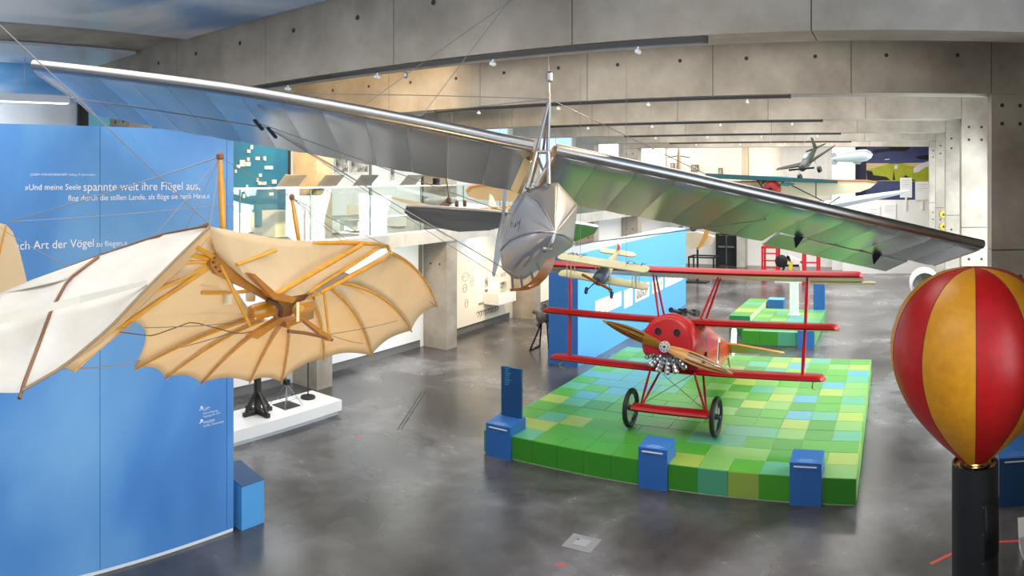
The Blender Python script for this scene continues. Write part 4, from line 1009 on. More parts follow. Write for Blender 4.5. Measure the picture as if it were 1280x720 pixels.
MB().box((GX-.09, p.y-.1, 4.66), (GX+.08, p.y+.1, 4.68)).build('foot', M_BLACK, pj); MB().box((GX-.06, p.y-.07, 4.68), (GX+.06, p.y+.07, 4.84)).build('body', M_BLACK, pj)
MB().lathe((GX+.06, p.y, 4.78), [(.045, 0), (.045, .05), (.03, .05)], 14, 'X').build('lens', mat('lens_blue', '#2c3d55', .1), pj)
# teal map wall with pale markers
TX = -16.6
tw = struct(MB().box((TX-.2, 7, GZ), (TX, AY(360, TX), 7.2)).build('wall_teal', M_TEAL), 'teal gallery wall dotted with small white map markers', 'wall')
for (x, y, w, h) in ((313.5, 184, 3, 5), (310, 189, 4, 4), (309.5, 199, 3, 4), (321, 198, 5, 4), (330, 198, 3, 5), (302, 204, 6, 8), (309, 205, 6, 5), (297, 208, 4, 4), (335, 209.5, 10, 4), (293.8, 214, 2, 4), (324.5, 219, 3, 4), (321, 225, 2, 5), (327, 229, 10, 4), (342, 227, 5, 5), (338, 242.5, 5, 4), (304, 245, 3, 5), (311.5, 260, 8, 4), (308, 233, 2, 4)):
    a = PX(x-w/2, y+h/2, TX); b = PX(x+w/2, y-h/2, TX)
    MB().box((TX, a.y, a.z), (TX+.05, b.y, b.z)).build('map_marker', M_CREAM, tw)
MB().box((TX-.1, AY(360, TX), GZ), (TX+.02, AY(361.5, TX)+.05, 7.2)).build('trim_dark', mat('trim_brown', '#3b2f26', .6), tw)
# things standing on the gallery floor
def gplinth(x0, x1, ytop, X, label, m=M_WHITE, d=.5):
    a, b = AY(x0, X), AY(x1, X); z = PX((x0+x1)/2, ytop, X).z
    t = thing('white_plinth', label, 'plinth', (X, (a+b)/2, GZ), group='white plinths on the gallery')
    MB().box((X-d, a, GZ+.03), (X, b, z)).build('body', m, t); MB().box((X-d+.02, a+.02, GZ), (X-.02, b-.02, GZ+.03)).build('toe_recess', M_BLACK, t)
    MB().box((X-d-.005, a-.005, z), (X+.005, b+.005, z+.015)).build('top', M_WHITE_G, t); return (X-d/2, (a+b)/2, z+.015)
gplinth(344, 362, 264, -13, 'white gallery plinth in front of the teal wall edge')
gplinth(366, 373, 270, -13.4, 'slim white gallery plinth beside the yellow-lit pier')
tA = gplinth(411, 425, 276, -13, 'low white gallery plinth under the tail of the grey flat model')
tB = gplinth(447, 461, 277, -13, 'low white gallery plinth under the nose of the grey flat model')
gplinth(449, 461, 256, -14.4, 'tall white gallery plinth behind the grey flat model')
gplinth(500, 508, 272, -13.2, 'white gallery plinth under the projector')
gplinth(296, 318, 266, -14.6, 'white gallery plinth carrying the teal bell shape')
p = PX(309, 266, -14.75); bs = thing('bell_model', 'small teal bell-shaped model on a white gallery plinth', 'model', tuple(p))
pz_ = PX(307, 266, -14.6).z+.015
MB().lathe((p.x, p.y, pz_), [(.2, 0), (.19, .015), (.1, .03), (.085, .14), (.05, .2), (.005, .215)], 20).build('dome', mat('teal_model', '#2a7f95', .5), bs, smooth=40)
MB().lathe((p.x, p.y, pz_), [(.21, 0), (.21, .012), (.17, .014)], 20).build('brim', mat('teal_model', '#2a7f95', .5), bs)
z = max(tA[2], tB[2]); gm = thing('flat_model', 'grey flat kite-shaped model lying across two gallery plinths', 'model', (tA[0], tA[1], z))
y0, y1 = tA[1]-.25, tB[1]+.5
MB().prism([(-13.6, y0, z+.01), (-13.1, y0+.15, z+.01), (-12.75, (y0+y1)/2-.2, z+.01), (-13.0, y1-.3, z+.01), (-13.2, y1+.6, z+.01), (-13.3, y1-.2, z+.01), (-13.9, (y0+y1)/2-.3, z+.01)], (0, 0, .035)).build('wing', mat('model_grey', '#a9aaa2', .5), gm)
MB().tube([(-13.4, y0+.1, z+.07), (-13.25, y1+.3, z+.06)], .03, 8).build('keel', mat('model_grey', '#a9aaa2', .5), gm)
# framed photographs on the gallery back wall
WX = -17.49
for (x0, x1, y0_, y1_, lab) in ((418, 435, 195, 216, 'left one of the two large black-and-white gallery photos'), (437.5, 460, 199, 216, 'right one of the two large black-and-white gallery photos'), (487, 493, 210, 226, 'narrow portrait photo on the white gallery wall')):
    a, b = PX(x0, y1_, WX), PX(x1, y0_, WX)
    f = thing('framed_photo', lab, 'photo', (WX, a.y, a.z), group='photos on the gallery wall')
    MB().box((WX, a.y, a.z), (WX+.03, b.y, b.z)).build('frame', M_WHITE, f); MB().box((WX+.03, a.y+.03, a.z+.03), (WX+.034, b.y-.03, b.z-.03)).build('print', M_PHOTO, f)
struct(MB().box((-16.2, AY(398, -16.2), GZ), (-15.9, AY(409, -16.2), 7.2)).build('column_gallery', M_WHITE), 'white column at the back of the gallery', 'column')
struct(MB().box((-16.8, AY(461, -16.8), GZ), (-16.7, AY(462.5, -16.8), 7.2)).build('trim_1', mat('trim_grey', '#8d8f90', .5), ), 'thin grey vertical trim on the gallery wall', 'trim')
struct(MB().box((-16.8, AY(526, -16.8), GZ), (-16.7, AY(529, -16.8), 7.2)).build('trim_2', mat('trim_brown', '#3b2f26', .6)), 'dark vertical trim on the gallery wall', 'trim')
# upper windows between the far piers
M_WIN = mat('window_daylight', (.93, .97, 1.0), .3, emit=1.3)
M_WINB = mat('window_sky', (.45, .68, .95), .3, col2=(.85, .92, 1.0), scale=.5, emit=.55)
for i, (ya, yb, m) in enumerate(((16.7, 21.0, M_WINB), (21.7, 26.0, M_WINB), (26.7, 31.0, M_WIN), (31.7, 37.9, M_WIN))):
    w = struct(MB().box((-12.75, ya, 4.9), (-12.68, ya+.06, 7.1)).build('window_%d' % (5+i), M_STEEL), 'upper window above the gallery, bay %d from the hall front' % (i+3), 'window')
    n = 3
    for k in range(n):
        MB().box((-12.74, ya+.06+(yb-ya-.1)*k/n, 4.95), (-12.72, ya+.02+(yb-ya-.1)*(k+1)/n, 7.05)).build('pane', m, w)
        MB().box((-12.76, ya+.02+(yb-ya-.1)*(k+1)/n, 4.9), (-12.68, ya+.06+(yb-ya-.1)*(k+1)/n, 7.1)).build('mullion', M_WHITE, w)
    MB().box((-12.76, ya, 7.05), (-12.68, yb, 7.12)).build('head', M_WHITE, w); MB().box((-12.76, ya, 4.86), (-12.68, yb, 4.94)).build('sill', M_WHITE, w)

# ------------------------------------------------------------------ boards on the lower side wall
LX = -12.60
M_CLOUD = mat_sky('cloud_board_paint', '#a9c6f0', '#e9eef8', '#f4efe2', .5, .5, (1, .8, 1), (.42, .52))
for (ya, yb, m, lab) in ((5.5, 10.9, M_WHITE, 'white lower wall board behind the black stands'), (11.65, 15.95, M_WHITE, 'bright white lower wall board between the first two visible piers'), (16.65, 20.9, M_CREAM, 'cream lower wall board printed with flying-machine drawings'), (21.7, 25.9, M_CREAM, 'cream lower wall board behind the blue display wall')):
    o = thing('wall_board', lab, 'wall board', (LX, ya, .25))
    MB().box((LX-.03, ya, .22), (LX+.03, yb, 3.0)).build('board', m, o)
    MB().box((LX-.03, ya, 2.1), (LX+.033, yb, 3.0)).build('cloud_frieze', M_CLOUD, o, label='painted cloud strip')
    if m is M_CREAM and ya < 20:
        LINE = mat('print_line', '#8f8a7c', .6); X = LX+.036
        for (x, y, w, h) in ((581, 346, 14, 10), (589, 352, 5, 12), (580, 360, 8, 10), (582, 379, 6, 10)):       # outline drawings
            c_ = PX(x, y, LX); r_ = w/F*c_.xy.length/2; q_ = h/F*c_.xy.length/2
            MB().tube([(X, c_.y+r_*1.1*math.cos(t), c_.z+q_*math.sin(t)) for t in [2*math.pi*k/18 for k in range(19)]], .008, 4).build('drawing', LINE, o)
            MB().tube([(X, c_.y-r_, c_.z), (X, c_.y+r_, c_.z+q_*.3)], .007, 4).build('drawing', LINE, o)
        for k in range(9):
            a = PX(594+k*3, 392-k*.9, LX); MB().tube([(X, a.y, a.z), (X, a.y+.12, a.z+.05), (X, a.y+.2, a.z-.03), (X, a.y+.1, a.z-.1-.03*(k % 2))], .012, 4).build('drawing', mat('print_dark', '#4b4a48', .6), o)
        for (x0, x1, y0_, y1_) in ((605, 609, 346, 359), (605, 609, 361, 371), (625, 631, 340, 346), (624, 632, 351, 361)):
            a, b = PX(x0, y1_, LX), PX(x1, y0_, LX); MB().box((X-.005, a.y, a.z), (X+.005, b.y, b.z)).build('photo', M_PHOTO, o)
        for k, (x0, x1, y) in enumerate(((597, 607, 379), (597, 603, 381))):
            a, b = PX(x0, y, LX), PX(x1, y-.8, LX); MB().box((X-.003, a.y, a.z), (X+.003, b.y, b.z+.01)).build('text_line', LINE, o)
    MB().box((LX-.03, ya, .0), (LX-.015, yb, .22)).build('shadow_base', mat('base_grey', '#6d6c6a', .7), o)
sb_a, sb_b = PX(623, 382, -12.0), PX(645, 365, -12.0)
wb = thing('wall_showcase', 'white box showcase fixed to the cream wall board', 'showcase', (-12.3, sb_a.y, sb_a.z))
MB().box((-12.56, sb_a.y, sb_a.z), (-12.0, sb_b.y, sb_b.z+.08)).build('box', M_WHITE, wb); MB().box((-12.54, sb_a.y+.02, sb_b.z+.08), (-12.02, sb_b.y-.02, sb_b.z+.1)).build('glass_lid', M_GLASS, wb)
vr = PX(525, 320, LX); dp = struct(MB().box((LX+.03, AY(522, LX), 1.6), (LX+.06, AY(526, LX), 3.0)).build('trim_3', mat('trim_brown2', '#7a6a58', .6)), 'narrow brown strip beside the second pier', 'trim')

# ------------------------------------------------------------------ white plinth with black stands
wp = thing('white_platform', 'low white display platform carrying three black stands', 'platform', (-10.7, 9.2, 0))
MB().box((-11.1, 6.3, 0), (-10.30, 10.3, .09)).build('recessed_base', mat('base_white', '#cfd3d8', .5), wp)
MB().box((-11.14, 6.25, .09), (-10.24, 7.99+2.37, .3)).build('deck', M_WHITE_G, wp)
DK = mat('stand_black', '#26221f', .5)
def zpt(x, y, z=.3): return PZ(x, y, z)
p = zpt(322, 517); bs_ = thing('timber_stand', 'black timber post with braced cross feet on the white platform', 'stand', (p.x, p.y, .3))
MB().box((p.x-.05, p.y-.05, .302), (p.x+.05, p.y+.05, 1.5)).build('post', DK, bs_)
for dx, dy in ((1, 0), (-1, 0), (0, 1), (0, -1)):
    MB().bar((p.x, p.y, .34), (p.x+dx*.34, p.y+dy*.34, .342), .08, .07).build('foot', DK, bs_)
    MB().bar((p.x+dx*.28, p.y+dy*.28, .38), (p.x+dx*.03, p.y+dy*.03, .72), .05).build('brace', DK, bs_)
p = zpt(358, 507); ts = thing('wire_tripod', 'thin wire pyramid frame over a dark square plate on the white platform', 'stand', (p.x, p.y, .3))
MB().box((p.x-.2, p.y-.2, .302), (p.x+.2, p.y+.2, .32)).build('plate', mat('plate_brown', '#3b332e', .5), ts)
for a, b in ((-1, -1), (1, -1), (1, 1), (-1, 1)): MB().tube([(p.x+a*.24, p.y+b*.24, .306), (p.x, p.y, .74)], .006, 6).build('leg', M_STEEL, ts)
MB().tube([(p.x, p.y, .32), (p.x, p.y, .74)], .009, 6).build('rod', M_STEEL, ts)
MB().tube([(p.x+.16, p.y+.16, .45), (p.x-.16, p.y+.16, .45), (p.x-.16, p.y-.16, .45), (p.x+.16, p.y-.16, .45), (p.x+.16, p.y+.16, .45)], .005, 5).build('ring', M_STEEL, ts)
MB().box((p.x-.05, p.y-.04, .72), (p.x+.05, p.y+.06, .82)).build('instrument', M_BLACK, ts)
p = zpt(385, 497.5); rs_ = thing('round_base_stand', 'slim black pole on a round disc base on the white platform', 'stand', (p.x, p.y, .3))
MB().lathe((p.x, p.y, .3), [(.15, 0), (.155, .01), (.155, .035), (.145, .045), (.02, .05)], 28).build('disc', DK, rs_, smooth=40)
MB().tube([(p.x, p.y, .34), (p.x, p.y, 1.5)], .014, 10).build('pole', DK, rs_, smooth=60)
lb = zpt(368, 513); MB().box((lb.x-.1, lb.y-.12, .3), (lb.x+.02, lb.y+.12, .3008)).build('caption_plate', M_WHITE, wp)
# black engine stand left of the low blue wall
p = PZ(680, 440, 0); es = thing('engine_stand', 'old grey engine on a black steel frame beside the low blue wall', 'engine', (p.x-.2, p.y, 0))
ex, ey = p.x-.1, p.y+.2
for a in (-.3, .3):
    MB().bar((ex+a, ey-.3, 0), (ex+a, ey+.3, 0.03), .05).build('rail', M_BLACK, es)
    MB().bar((ex+a, ey-.28, .03), (ex+a*.3, ey, .75), .04).build('leg', M_BLACK, es); MB().bar((ex+a, ey+.28, .03), (ex+a*.3, ey, .75), .04).build('leg', M_BLACK, es)
MB().lathe((ex, ey, .95), [(.05, -.25), (.16, -.2), (.18, 0), (.16, .2), (.05, .25)], 16, 'Y').build('crankcase', mat('engine_grey', '#6d6a64', .4, .6), es, smooth=40)
for k in range(5):
    a = 2*math.pi*k/5+.3; d = Vector((math.cos(a), 0, math.sin(a))); MB().tube([Vector((ex, ey, .95))+d*(.15+.03*i) for i in range(8)], [.06, .07]*4, 10).build('cylinder', mat('engine_grey', '#6d6a64', .4, .6), es)
# hanging linear lamp in front of the sky wall
a, b = PX(-60, 130, -12.6), PX(85, 129.5, -12.6); z0 = b.z
ll = thing('linear_lamp', 'white linear lamp bar hanging in front of the sky mural', 'lamp', (-12.6, b.y, z0))
MB().box((-12.7, a.y, z0), (-12.5, b.y, z0+.14)).build('housing', mat('lamp_white', '#dfe3e8', .4), ll)
MB().box((-12.68, a.y+.02, z0-.012), (-12.52, b.y-.02, z0)).build('diffuser', mat('lamp_diffuser', (1, 1, 1), .4, emit=2.0), ll)
r_ = PX(31, 117, -12.6); MB().tube([(-12.6, r_.y, z0+.14), (-12.6, r_.y, 7.2)], .008, 6).build('hanger_rod', M_STEEL, ll)
# ------------------------------------------------------------------ small biplane model hanging near the sailplane's nose
CRM = mat('model_cream', '#cfc79a', .45, col2='#c2ba8c', scale=4); SLT = mat('model_slate', '#53616e', .4)
def model_frame(nose, tail, right):
    f = (Vector(nose)-Vector(tail)).normalized(); r = Vector(right)-f*Vector(right).dot(f); r.normalize(); u = r.cross(f) if 0 else f.cross(r)*-1
    return f, r, u
BR = 8.8
nz, tlp = PR(747, 352, BR-.18), PR(774, 317, BR+.62)
f_ = (nz-tlp).normalized(); rt = (PR(812, 343, BR)-PR(700, 341, BR)); rt = (rt-f_*rt.dot(f_)).normalized(); up_ = rt.cross(f_); up_ = up_ if up_.z > 0 else -up_
bp = thing('biplane_model', 'small cream and slate biplane model with red-white tail hanging on wires', 'model plane', tuple(nz.lerp(tlp, .4)))
L3 = lambda a, b, c: nz+rt*a-f_*b+up_*c               # right, back, up from the nose
LEN = (nz-tlp).length
def ring3(b, w, h, c, n=12): return [L3(w*math.cos(2*math.pi*k/n), b, c+h*math.sin(2*math.pi*k/n)) for k in range(n)]
MB().loft([ring3(.0, .05, .05, 0), ring3(.04, .085, .08, 0), ring3(.25, .085, .095, .01)]).build('engine_cowl', SLT, bp, smooth=50)
MB().loft([ring3(.25, .085, .095, .01), ring3(.5, .06, .075, .02), ring3(LEN*.97, .015, .03, .04)]).build('fuselage', CRM, bp, smooth=50)
def flat(pts, name, m, th=.014, parent=bp):
    pts = [L3(*p) for p in pts]; return MB().prism(pts, -up_*th).build(name, m, parent)
hw = .585
rnd = lambda w, b0, b1, c, dih=0: [(-w*.93, b0, c+dih), (w*.93, b0, c+dih), (w, b0+.04, c+dih), (w, b1-.05, c+dih), (w*.9, b1, c+dih), (-w*.9, b1, c+dih), (-w, b1-.05, c+dih), (-w, b0+.04, c+dih)]
uw = flat(rnd(hw, .10, .30, .17), 'upper_wing', CRM); flat(rnd(hw, .13, .32, -.07), 'lower_wing', CRM)
for sx, s in ((-.5, 'AVF'), (.28, 'D-F')):
    text_mesh(s, 'lettering', M_BLACK, uw, L3(sx, .26, .171), rt, -f_, width=.24, height=.09, thick=.001)
for s in (-1, 1):
    for b in (.13, .27):
        for off in (0, .05): MB().tube([L3(s*(.40+off), b, -.07), L3(s*(.40+off), b, .165)], .006, 6).build('wing_strut', CRM, bp)
    MB().tube([L3(s*.08, .16, .08), L3(s*.1, .18, .165)], .006, 6).build('cabane_strut', CRM, bp)
    MB().tube([L3(s*.05, .1, -.05), L3(s*.16, .06, -.18)], .005, 6).build('gear_leg', M_BLACK, bp); MB().tube([L3(s*.05, .24, -.05), L3(s*.16, .06, -.18)], .005, 6).build('gear_leg', M_BLACK, bp)
    c = L3(s*.165, .06, -.18); pts = [[c+(f_*math.cos(t)+up_*math.sin(t))*r+rt*d for t in [2*math.pi*k/16 for k in range(16)]] for r, d in ((.02, -.012), (.042, -.012), (.046, 0), (.042, .012), (.02, .012))]
    MB().loft(pts).build('wheel', mat('model_tyre', '#3c4044', .6), bp, smooth=40)
flat([(-.21, LEN-.14, .05), (.21, LEN-.14, .05), (.26, LEN-.08, .05), (.2, LEN, .05), (-.2, LEN, .05), (-.26, LEN-.08, .05)], 'tailplane', CRM)
ft = [L3(-.006, b, c) for b, c in ((LEN-.16, .05), (LEN-.1, .2), (LEN-.03, .22), (LEN+.05, .16), (LEN+.06, .04))]
fo = MB().prism(ft, rt*.012).build('tail_fin', M_WHITE, bp); MB().prism([L3(.007, b, c) for b, c in ((LEN-.13, .1), (LEN-.1, .18), (LEN-.02, .13), (LEN+.03, .06), (LEN-.06, .06))], rt*.003).build('red_patch', mat('model_red', '#c8202a', .4), fo)
MB().hexa([L3(-.2, -.03, .06), L3(-.2, -.015, .06), L3(-.19, -.015, .09), L3(-.19, -.03, .09), L3(.19, -.03, -.09), L3(.19, -.015, -.09), L3(.2, -.015, -.06), L3(.2, -.03, -.06)]).build('propeller', mat('model_wood', '#a8672a', .4), bp)
MB().loft([ring3(-.04, .005, .005, 0, 10), ring3(-.02, .025, .025, 0, 10), ring3(.0, .03, .03, 0, 10)]).build('spinner', M_BLACK, bp, smooth=50)
for s in (-1, 1): MB().tube([L3(s*.3, .2, .17), Vector((*L3(s*.3, .2, .17).xy, 7.2))], .003, 4).build('hanging_wire', mat('cable_steel', '#77787a', .4, .6), bp)

# ------------------------------------------------------------------ second tiled platform in the middle of the hall
p2 = thing('tiled_platform', 'small stepped platform of green and blue tiles farther down the hall', 'platform', (-3.6, 22, 0))
MB().box((-4.4, 20.17, 0), (-2.31, 23.7, .39)).box((-5.05, 21.42, 0), (-4.41, 24.5, .56)).build('core', mat('tile_grout', '#a9c486', .6), p2)
tiles(p2, -4.4, 20.15, .525, .5, ["gttb", "llgt", "tgll", "glbt", "lgtl", "gtll", "llgt"], .41)
tiles(p2, -5.07, 21.4, .64, .62, ["G", "y", "g", "t", "g"], .58)
for c, k in enumerate("GGtt"): MB().box((-4.4+.525*c+.003, 20.135, .02), (-4.4+.525*(c+1)-.003, 20.16, .405)).build('front_tile', TG[k], p2)
for r_, k in enumerate("gltgltg"): MB().box((-2.31, 20.15+.5*r_+.003, .02), (-2.285, 20.15+.5*(r_+1)-.003, .405)).build('side_tile', TG[k], p2)
MB().box((-5.07, 21.385, .02), (-4.42, 21.41, .575)).build('front_tile', mat('tile_dark_green', '#1f7a4a', .3), p2)
for c in range(5): MB().box((-5.08, 21.4+.62*c, .02), (-5.055, 21.4+.62*(c+1)-.006, .575)).build('side_tile', TG['G'], p2)
plinth(AX(997, 20.1), AX(1018, 20.1), 20.05, 20.13, .66, 'blue info plinth at the front of the small tiled platform', txt=False)
t = thing('blue_post', 'tall blue post at the rear corner of the small tiled platform', 'post', (-2.5, 23.9, 0)); MB().box((AX(1017, 23.8), 23.75, 0), (AX(1031, 23.8), 24.0, 1.35)).build('body', M_BLUE_D, t); MB().box((AX(1017, 23.8)-.01, 23.74, 1.35), (AX(1031, 23.8)+.01, 24.01, 1.37)).build('cap', M_BLUE_L, t)
t = thing('white_post', 'white square post standing on the small tiled platform', 'post', (AX(992, 22.6), 22.6, .41)); MB().box((AX(987, 22.6), 22.6, .412), (AX(997, 22.6), 22.85, 1.5)).build('shaft', M_WHITE, t); MB().box((AX(985, 22.6), 22.55, .412), (AX(999, 22.6), 22.9, .43)).build('foot', M_WHITE, t)
t = thing('blue_block', 'small blue block at the back of the small tiled platform', 'block', (AX(970, 24.1), 24.1, 0)); MB().box((AX(960, 24.1), 24.1, 0), (AX(979, 24.1), 24.5, .62)).build('body', M_BLUE_D, t); MB().box((AX(960, 24.1)-.01, 24.09, .62), (AX(979, 24.1)+.01, 24.51, .64)).build('top', M_BLUE_L, t)

# ------------------------------------------------------------------ far end of the hall
def on(x, y, Y): return PY(x, y, Y)
# mural
MY = 37.88
ml, mr, mtop, mbot = AX(1069, MY), AX(1164, MY), on(1118, 181, MY).z, on(1118, 252, MY).z
mu = thing('mural_panel', 'large painted mural of aircraft over a yellow-green landscape at the far end', 'mural', ((ml+mr)/2, MY, mbot))
MB().box((ml, MY, mbot), (mr, MY+.08, mtop)).build('panel', mat('mural_violet', '#3e4470', .6, col2='#4a5280', scale=1.2), mu)
def mpoly(pts, m, name='painted_shape', d=.01):
    MB().prism([on(x, y, MY)+Vector((0, -.004-d, 0)) for x, y in pts], (0, d, 0)).build(name, m, mu)
MB().box((ml, MY-.006, mbot), (AX(1083, MY), MY, mtop)).build('dark_band', mat('mural_dark', '#262b48', .6), mu)
mpoly([(1083, 205), (1163, 204), (1163, 227), (1083, 226)], mat('mural_yellow', '#b9bc2c', .6, col2='#a2ad24', scale=2))
mpoly([(1083, 204), (1112, 204), (1083, 213)], mat('mural_peach', '#e2c39a', .6), d=.014); mpoly([(1128, 204), (1163, 203), (1163, 209), (1140, 208)], mat('mural_peach', '#e2c39a', .6), d=.014)
MBK = mat('mural_black', '#14151c', .6)
for pts in (((1091, 190), (1092, 187), (1113, 186), (1101, 180.5), (1137, 180.5), (1137, 186), (1131, 189), (1110, 189), (1093, 192)), ((1143, 196), (1163, 193), (1163, 200), (1150, 199)), ((1083, 213), (1090, 214), (1092, 219), (1108, 221), (1113, 225), (1084, 226)), ((1116, 225), (1117, 212), (1119, 225)), ((1125, 225), (1132, 219), (1145, 226))):
    mpoly(pts, MBK, d=.018)
for pts in (((1118, 207), (1122, 206), (1122, 211), (1118, 211)), ((1142, 210), (1149, 205), (1162, 201), (1162, 206), (1148, 215), (1142, 216)), ((1106, 199), (1112, 198.5), (1112, 199.5), (1106, 200))):
    mpoly(pts, M_WHITE, d=.02)
# low gallery front with white boards under the mural
lg = struct(MB().box((-2.6, 35.6, 0), (1.9, 35.9, on(1118, 250, 35.6).z)).build('wall_parapet', M_WHITE), 'white parapet wall below the mural', 'wall')
for (x0, x1, y0_, y1_, lab) in ((1125, 1140, 222, 247, 'tall narrow white board in front of the mural'), (1144, 1162, 227, 250, 'wide white text board in front of the mural'), (1104, 1120, 254, 274, 'white board leaning on the parapet under the mural'), (1084, 1100, 258, 278, 'white board low on the parapet left of the others'), (1050, 1068, 214, 226, 'white tilted label board left of the mural')):
    Yb = 36.755 if x0 == 1050 else 35.555; a, b = on(x0, y1_, Yb), on(x1, y0_, Yb)
    t = thing('text_board', lab, 'board', (a.x, Yb, a.z), group='white text boards at the far end')
    MB().box((a.x, Yb, a.z), (b.x, Yb+.04, b.z)).build('panel', M_WHITE_G, t)
    if y1_ < 251: MB().box(((a.x+b.x)/2-.05, Yb+.005, 3.2), ((a.x+b.x)/2+.05, Yb+.04, a.z+.1)).build('post', M_WHITE, t)
    for k in range(4): MB().box((a.x+.08, Yb-.004, b.z-.15-.1*k), (b.x-.1-.1*(k % 2), Yb, b.z-.13-.1*k)).build('text_line', mat('text_grey', '#b4b8bc', .6), t)
# grey gable-like concrete wall and upper showroom
gw = struct(MB().prism([on(x, y, 36.9) for x, y in ((972, 178), (1040, 178), (1040, 262), (992, 262))], (0, .3, 0)).build('wall_gable', mat('concrete_grey', '#a4a19c', .7, col2='#b0ada7', scale=.8, stretch=(3, 1, .4))), 'grey concrete wall with a slanted edge at the far end', 'wall')
struct(MB().box((AX(1040, 36.8), 36.8, 0), (AX(1069, 36.8), 37.1, 7.2)).build('wall_panel', M_WHITE), 'white wall strip left of the mural', 'wall')
sg = struct(MB().box((AX(790, 36), 36.0, 3.85), (AX(1000, 36), 37.9, 4.05)).build('floor_showroom', mat('slab_wood', '#b08a5e', .5)), 'wooden edged floor of the upper showroom', 'floor')
for k in range(6):
    xa = AX(800, 36)+(AX(985, 36)-AX(800, 36))*k/6; xb = AX(800, 36)+(AX(985, 36)-AX(800, 36))*(k+1)/6
    MB().box((xa+.02, 36.02, 4.06), (xb-.02, 36.035, 4.85)).build('glass_pane', M_GLASS, sg)
MB().box((AX(800, 36), 36.0, 4.85), (AX(985, 36), 36.06, 4.9)).build('handrail', mat('rail_teal', '#5f9aa0', .4), sg)
struct(MB().box((AX(927, 36.6), 36.6, 4.05), (AX(935, 36.6), 36.9, 7.2)).build('column_showroom', mat('concrete_warm', '#b5a58c', .7)), 'slim concrete column inside the upper showroom', 'column')
for (x0, x1, y0_, y1_, lab) in ((838, 843, 204, 211, 'small brown framed picture in the upper showroom'), (815, 820, 204, 210, 'small dark picture at the left of the upper showroom'), (864, 873, 206, 214, 'wide dark picture beside the hanging cone'), (898, 903, 210, 220, 'small picture right of the teal rail in the upper showroom')):
    a, b = on(x0, y1_, 37.9), on(x1, y0_, 37.9); t = thing('framed_picture', lab, 'picture', (a.x, 37.9, a.z)); MB().box((a.x, 37.9, a.z), (b.x, 37.97, b.z)).build('frame', mat('frame_brown', '#6a4a2a', .5), t); MB().box((a.x+.04, 37.89, a.z+.04), (b.x-.04, 37.9, b.z-.04)).build('print', M_PHOTO, t)
p = on(848.5, 212, 34); t = thing('hanging_cone', 'tall tan cone-shaped body hanging nose-up in front of the upper showroom', 'model', tuple(p))
MB().lathe((p.x, p.y, p.z-.1), [(.13, 0), (.12, .3), (.08, .8), (.04, 1.15), (.005, 1.3)], 14).build('body', mat('cone_tan', '#b49a78', .5), t, smooth=50)
MB().tube([(p.x, p.y, p.z+1.15), (p.x, p.y, 7.2)], .01, 4).build('wire', M_STEEL, t)
MB().tube([(p.x-.55, p.y, p.z+.62), (p.x, p.y, p.z+.7), (p.x+.55, p.y, p.z+.6)], .025, 6).build('arm', mat('gunmetal', '#2b2d30', .35, .6), t)
# dark low-wing model aircraft
DG = mat('model_dark_green', '#232c26', .45)
def wingplate(pts, m, name, parent, th=.05):
    return MB().prism(pts, (0, 0, th)).build(name, m, parent)
R = 24.
fm = thing('fighter_model', 'dark green low-wing fighter model hanging with wheels down', 'model plane', tuple(on(1010, 205, R)))
n0, t0 = on(1002, 211, R-.6), on(1021, 186, R+1.3); ff = (n0-t0).normalized(); rr_ = (on(1050, 189, R)-on(973, 220, R)).normalized(); uu = rr_.cross(ff); uu = uu if uu.z > 0 else -uu
K3 = lambda a, b, c: n0+rr_*a-ff*b+uu*c; LN = (n0-t0).length
def rg(b, w, h, c=0): return [K3(w*math.cos(2*math.pi*k/12), b, c+h*math.sin(2*math.pi*k/12)) for k in range(12)]
MB().loft([rg(0, .03, .03), rg(.1, .13, .14), rg(.6, .15, .18), rg(1.1, .11, .14), rg(LN, .03, .05, .05)]).build('fuselage', DG, fm, smooth=50)
for s in (-1, 1):
    MB().hexa([K3(0, .5, -.1), K3(0, .95, -.1), K3(s*1.08, .85, .14), K3(s*1.08, .65, .14), K3(0, .5, -.04), K3(0, .95, -.04), K3(s*1.08, .85, .16), K3(s*1.08, .65, .16)]).build('wing', DG, fm)
    MB().hexa([K3(0, LN-.25, .05), K3(0, LN, .05), K3(s*.4, LN, .06), K3(s*.36, LN-.15, .06), K3(0, LN-.25, .08), K3(0, LN, .08), K3(s*.4, LN, .08), K3(s*.36, LN-.15, .08)]).build('tailplane', DG, fm)
    MB().tube([K3(s*.3, .6, -.05), K3(s*.36, .5, -.36)], .022, 6).build('gear_leg', mat('gear_pale', '#9fb4b8', .4), fm)
    c = K3(s*.36, .5, -.38); MB().loft([[c+(ff*math.cos(q_)+uu*math.sin(q_))*r+rr_*d for q_ in [2*math.pi*k/14 for k in range(14)]] for r, d in ((.05, -.05), (.11, -.05), (.11, .05), (.05, .05))]).build('wheel', M_BLACK, fm, smooth=40)
MB().prism([K3(-.015, b, c) for b, c in ((LN-.3, .08), (LN-.12, .5), (LN+.02, .45), (LN+.05, .06))], rr_*.03).build('fin', DG, fm)
MB().loft([rg(.55, .08, .02, .17), rg(.7, .08, .1, .18), rg(.95, .06, .06, .17)]).build('canopy', mat('canopy_glass', '#7c8f96', .15), fm, smooth=50)
MB().hexa([K3(-.42, -.02, .1), K3(-.42, 0, .1), K3(-.4, 0, .16), K3(-.4, -.02, .16), K3(.4, -.02, -.16), K3(.4, 0, -.16), K3(.42, 0, -.1), K3(.42, -.02, -.1)]).build('propeller', M_BLACK, fm)
MB().tube([K3(0, .7, .2), Vector((K3(0, .7, .2).x, K3(0, .7, .2).y, 7.2))], .006, 4).build('hanging_wire', M_STEEL, fm)
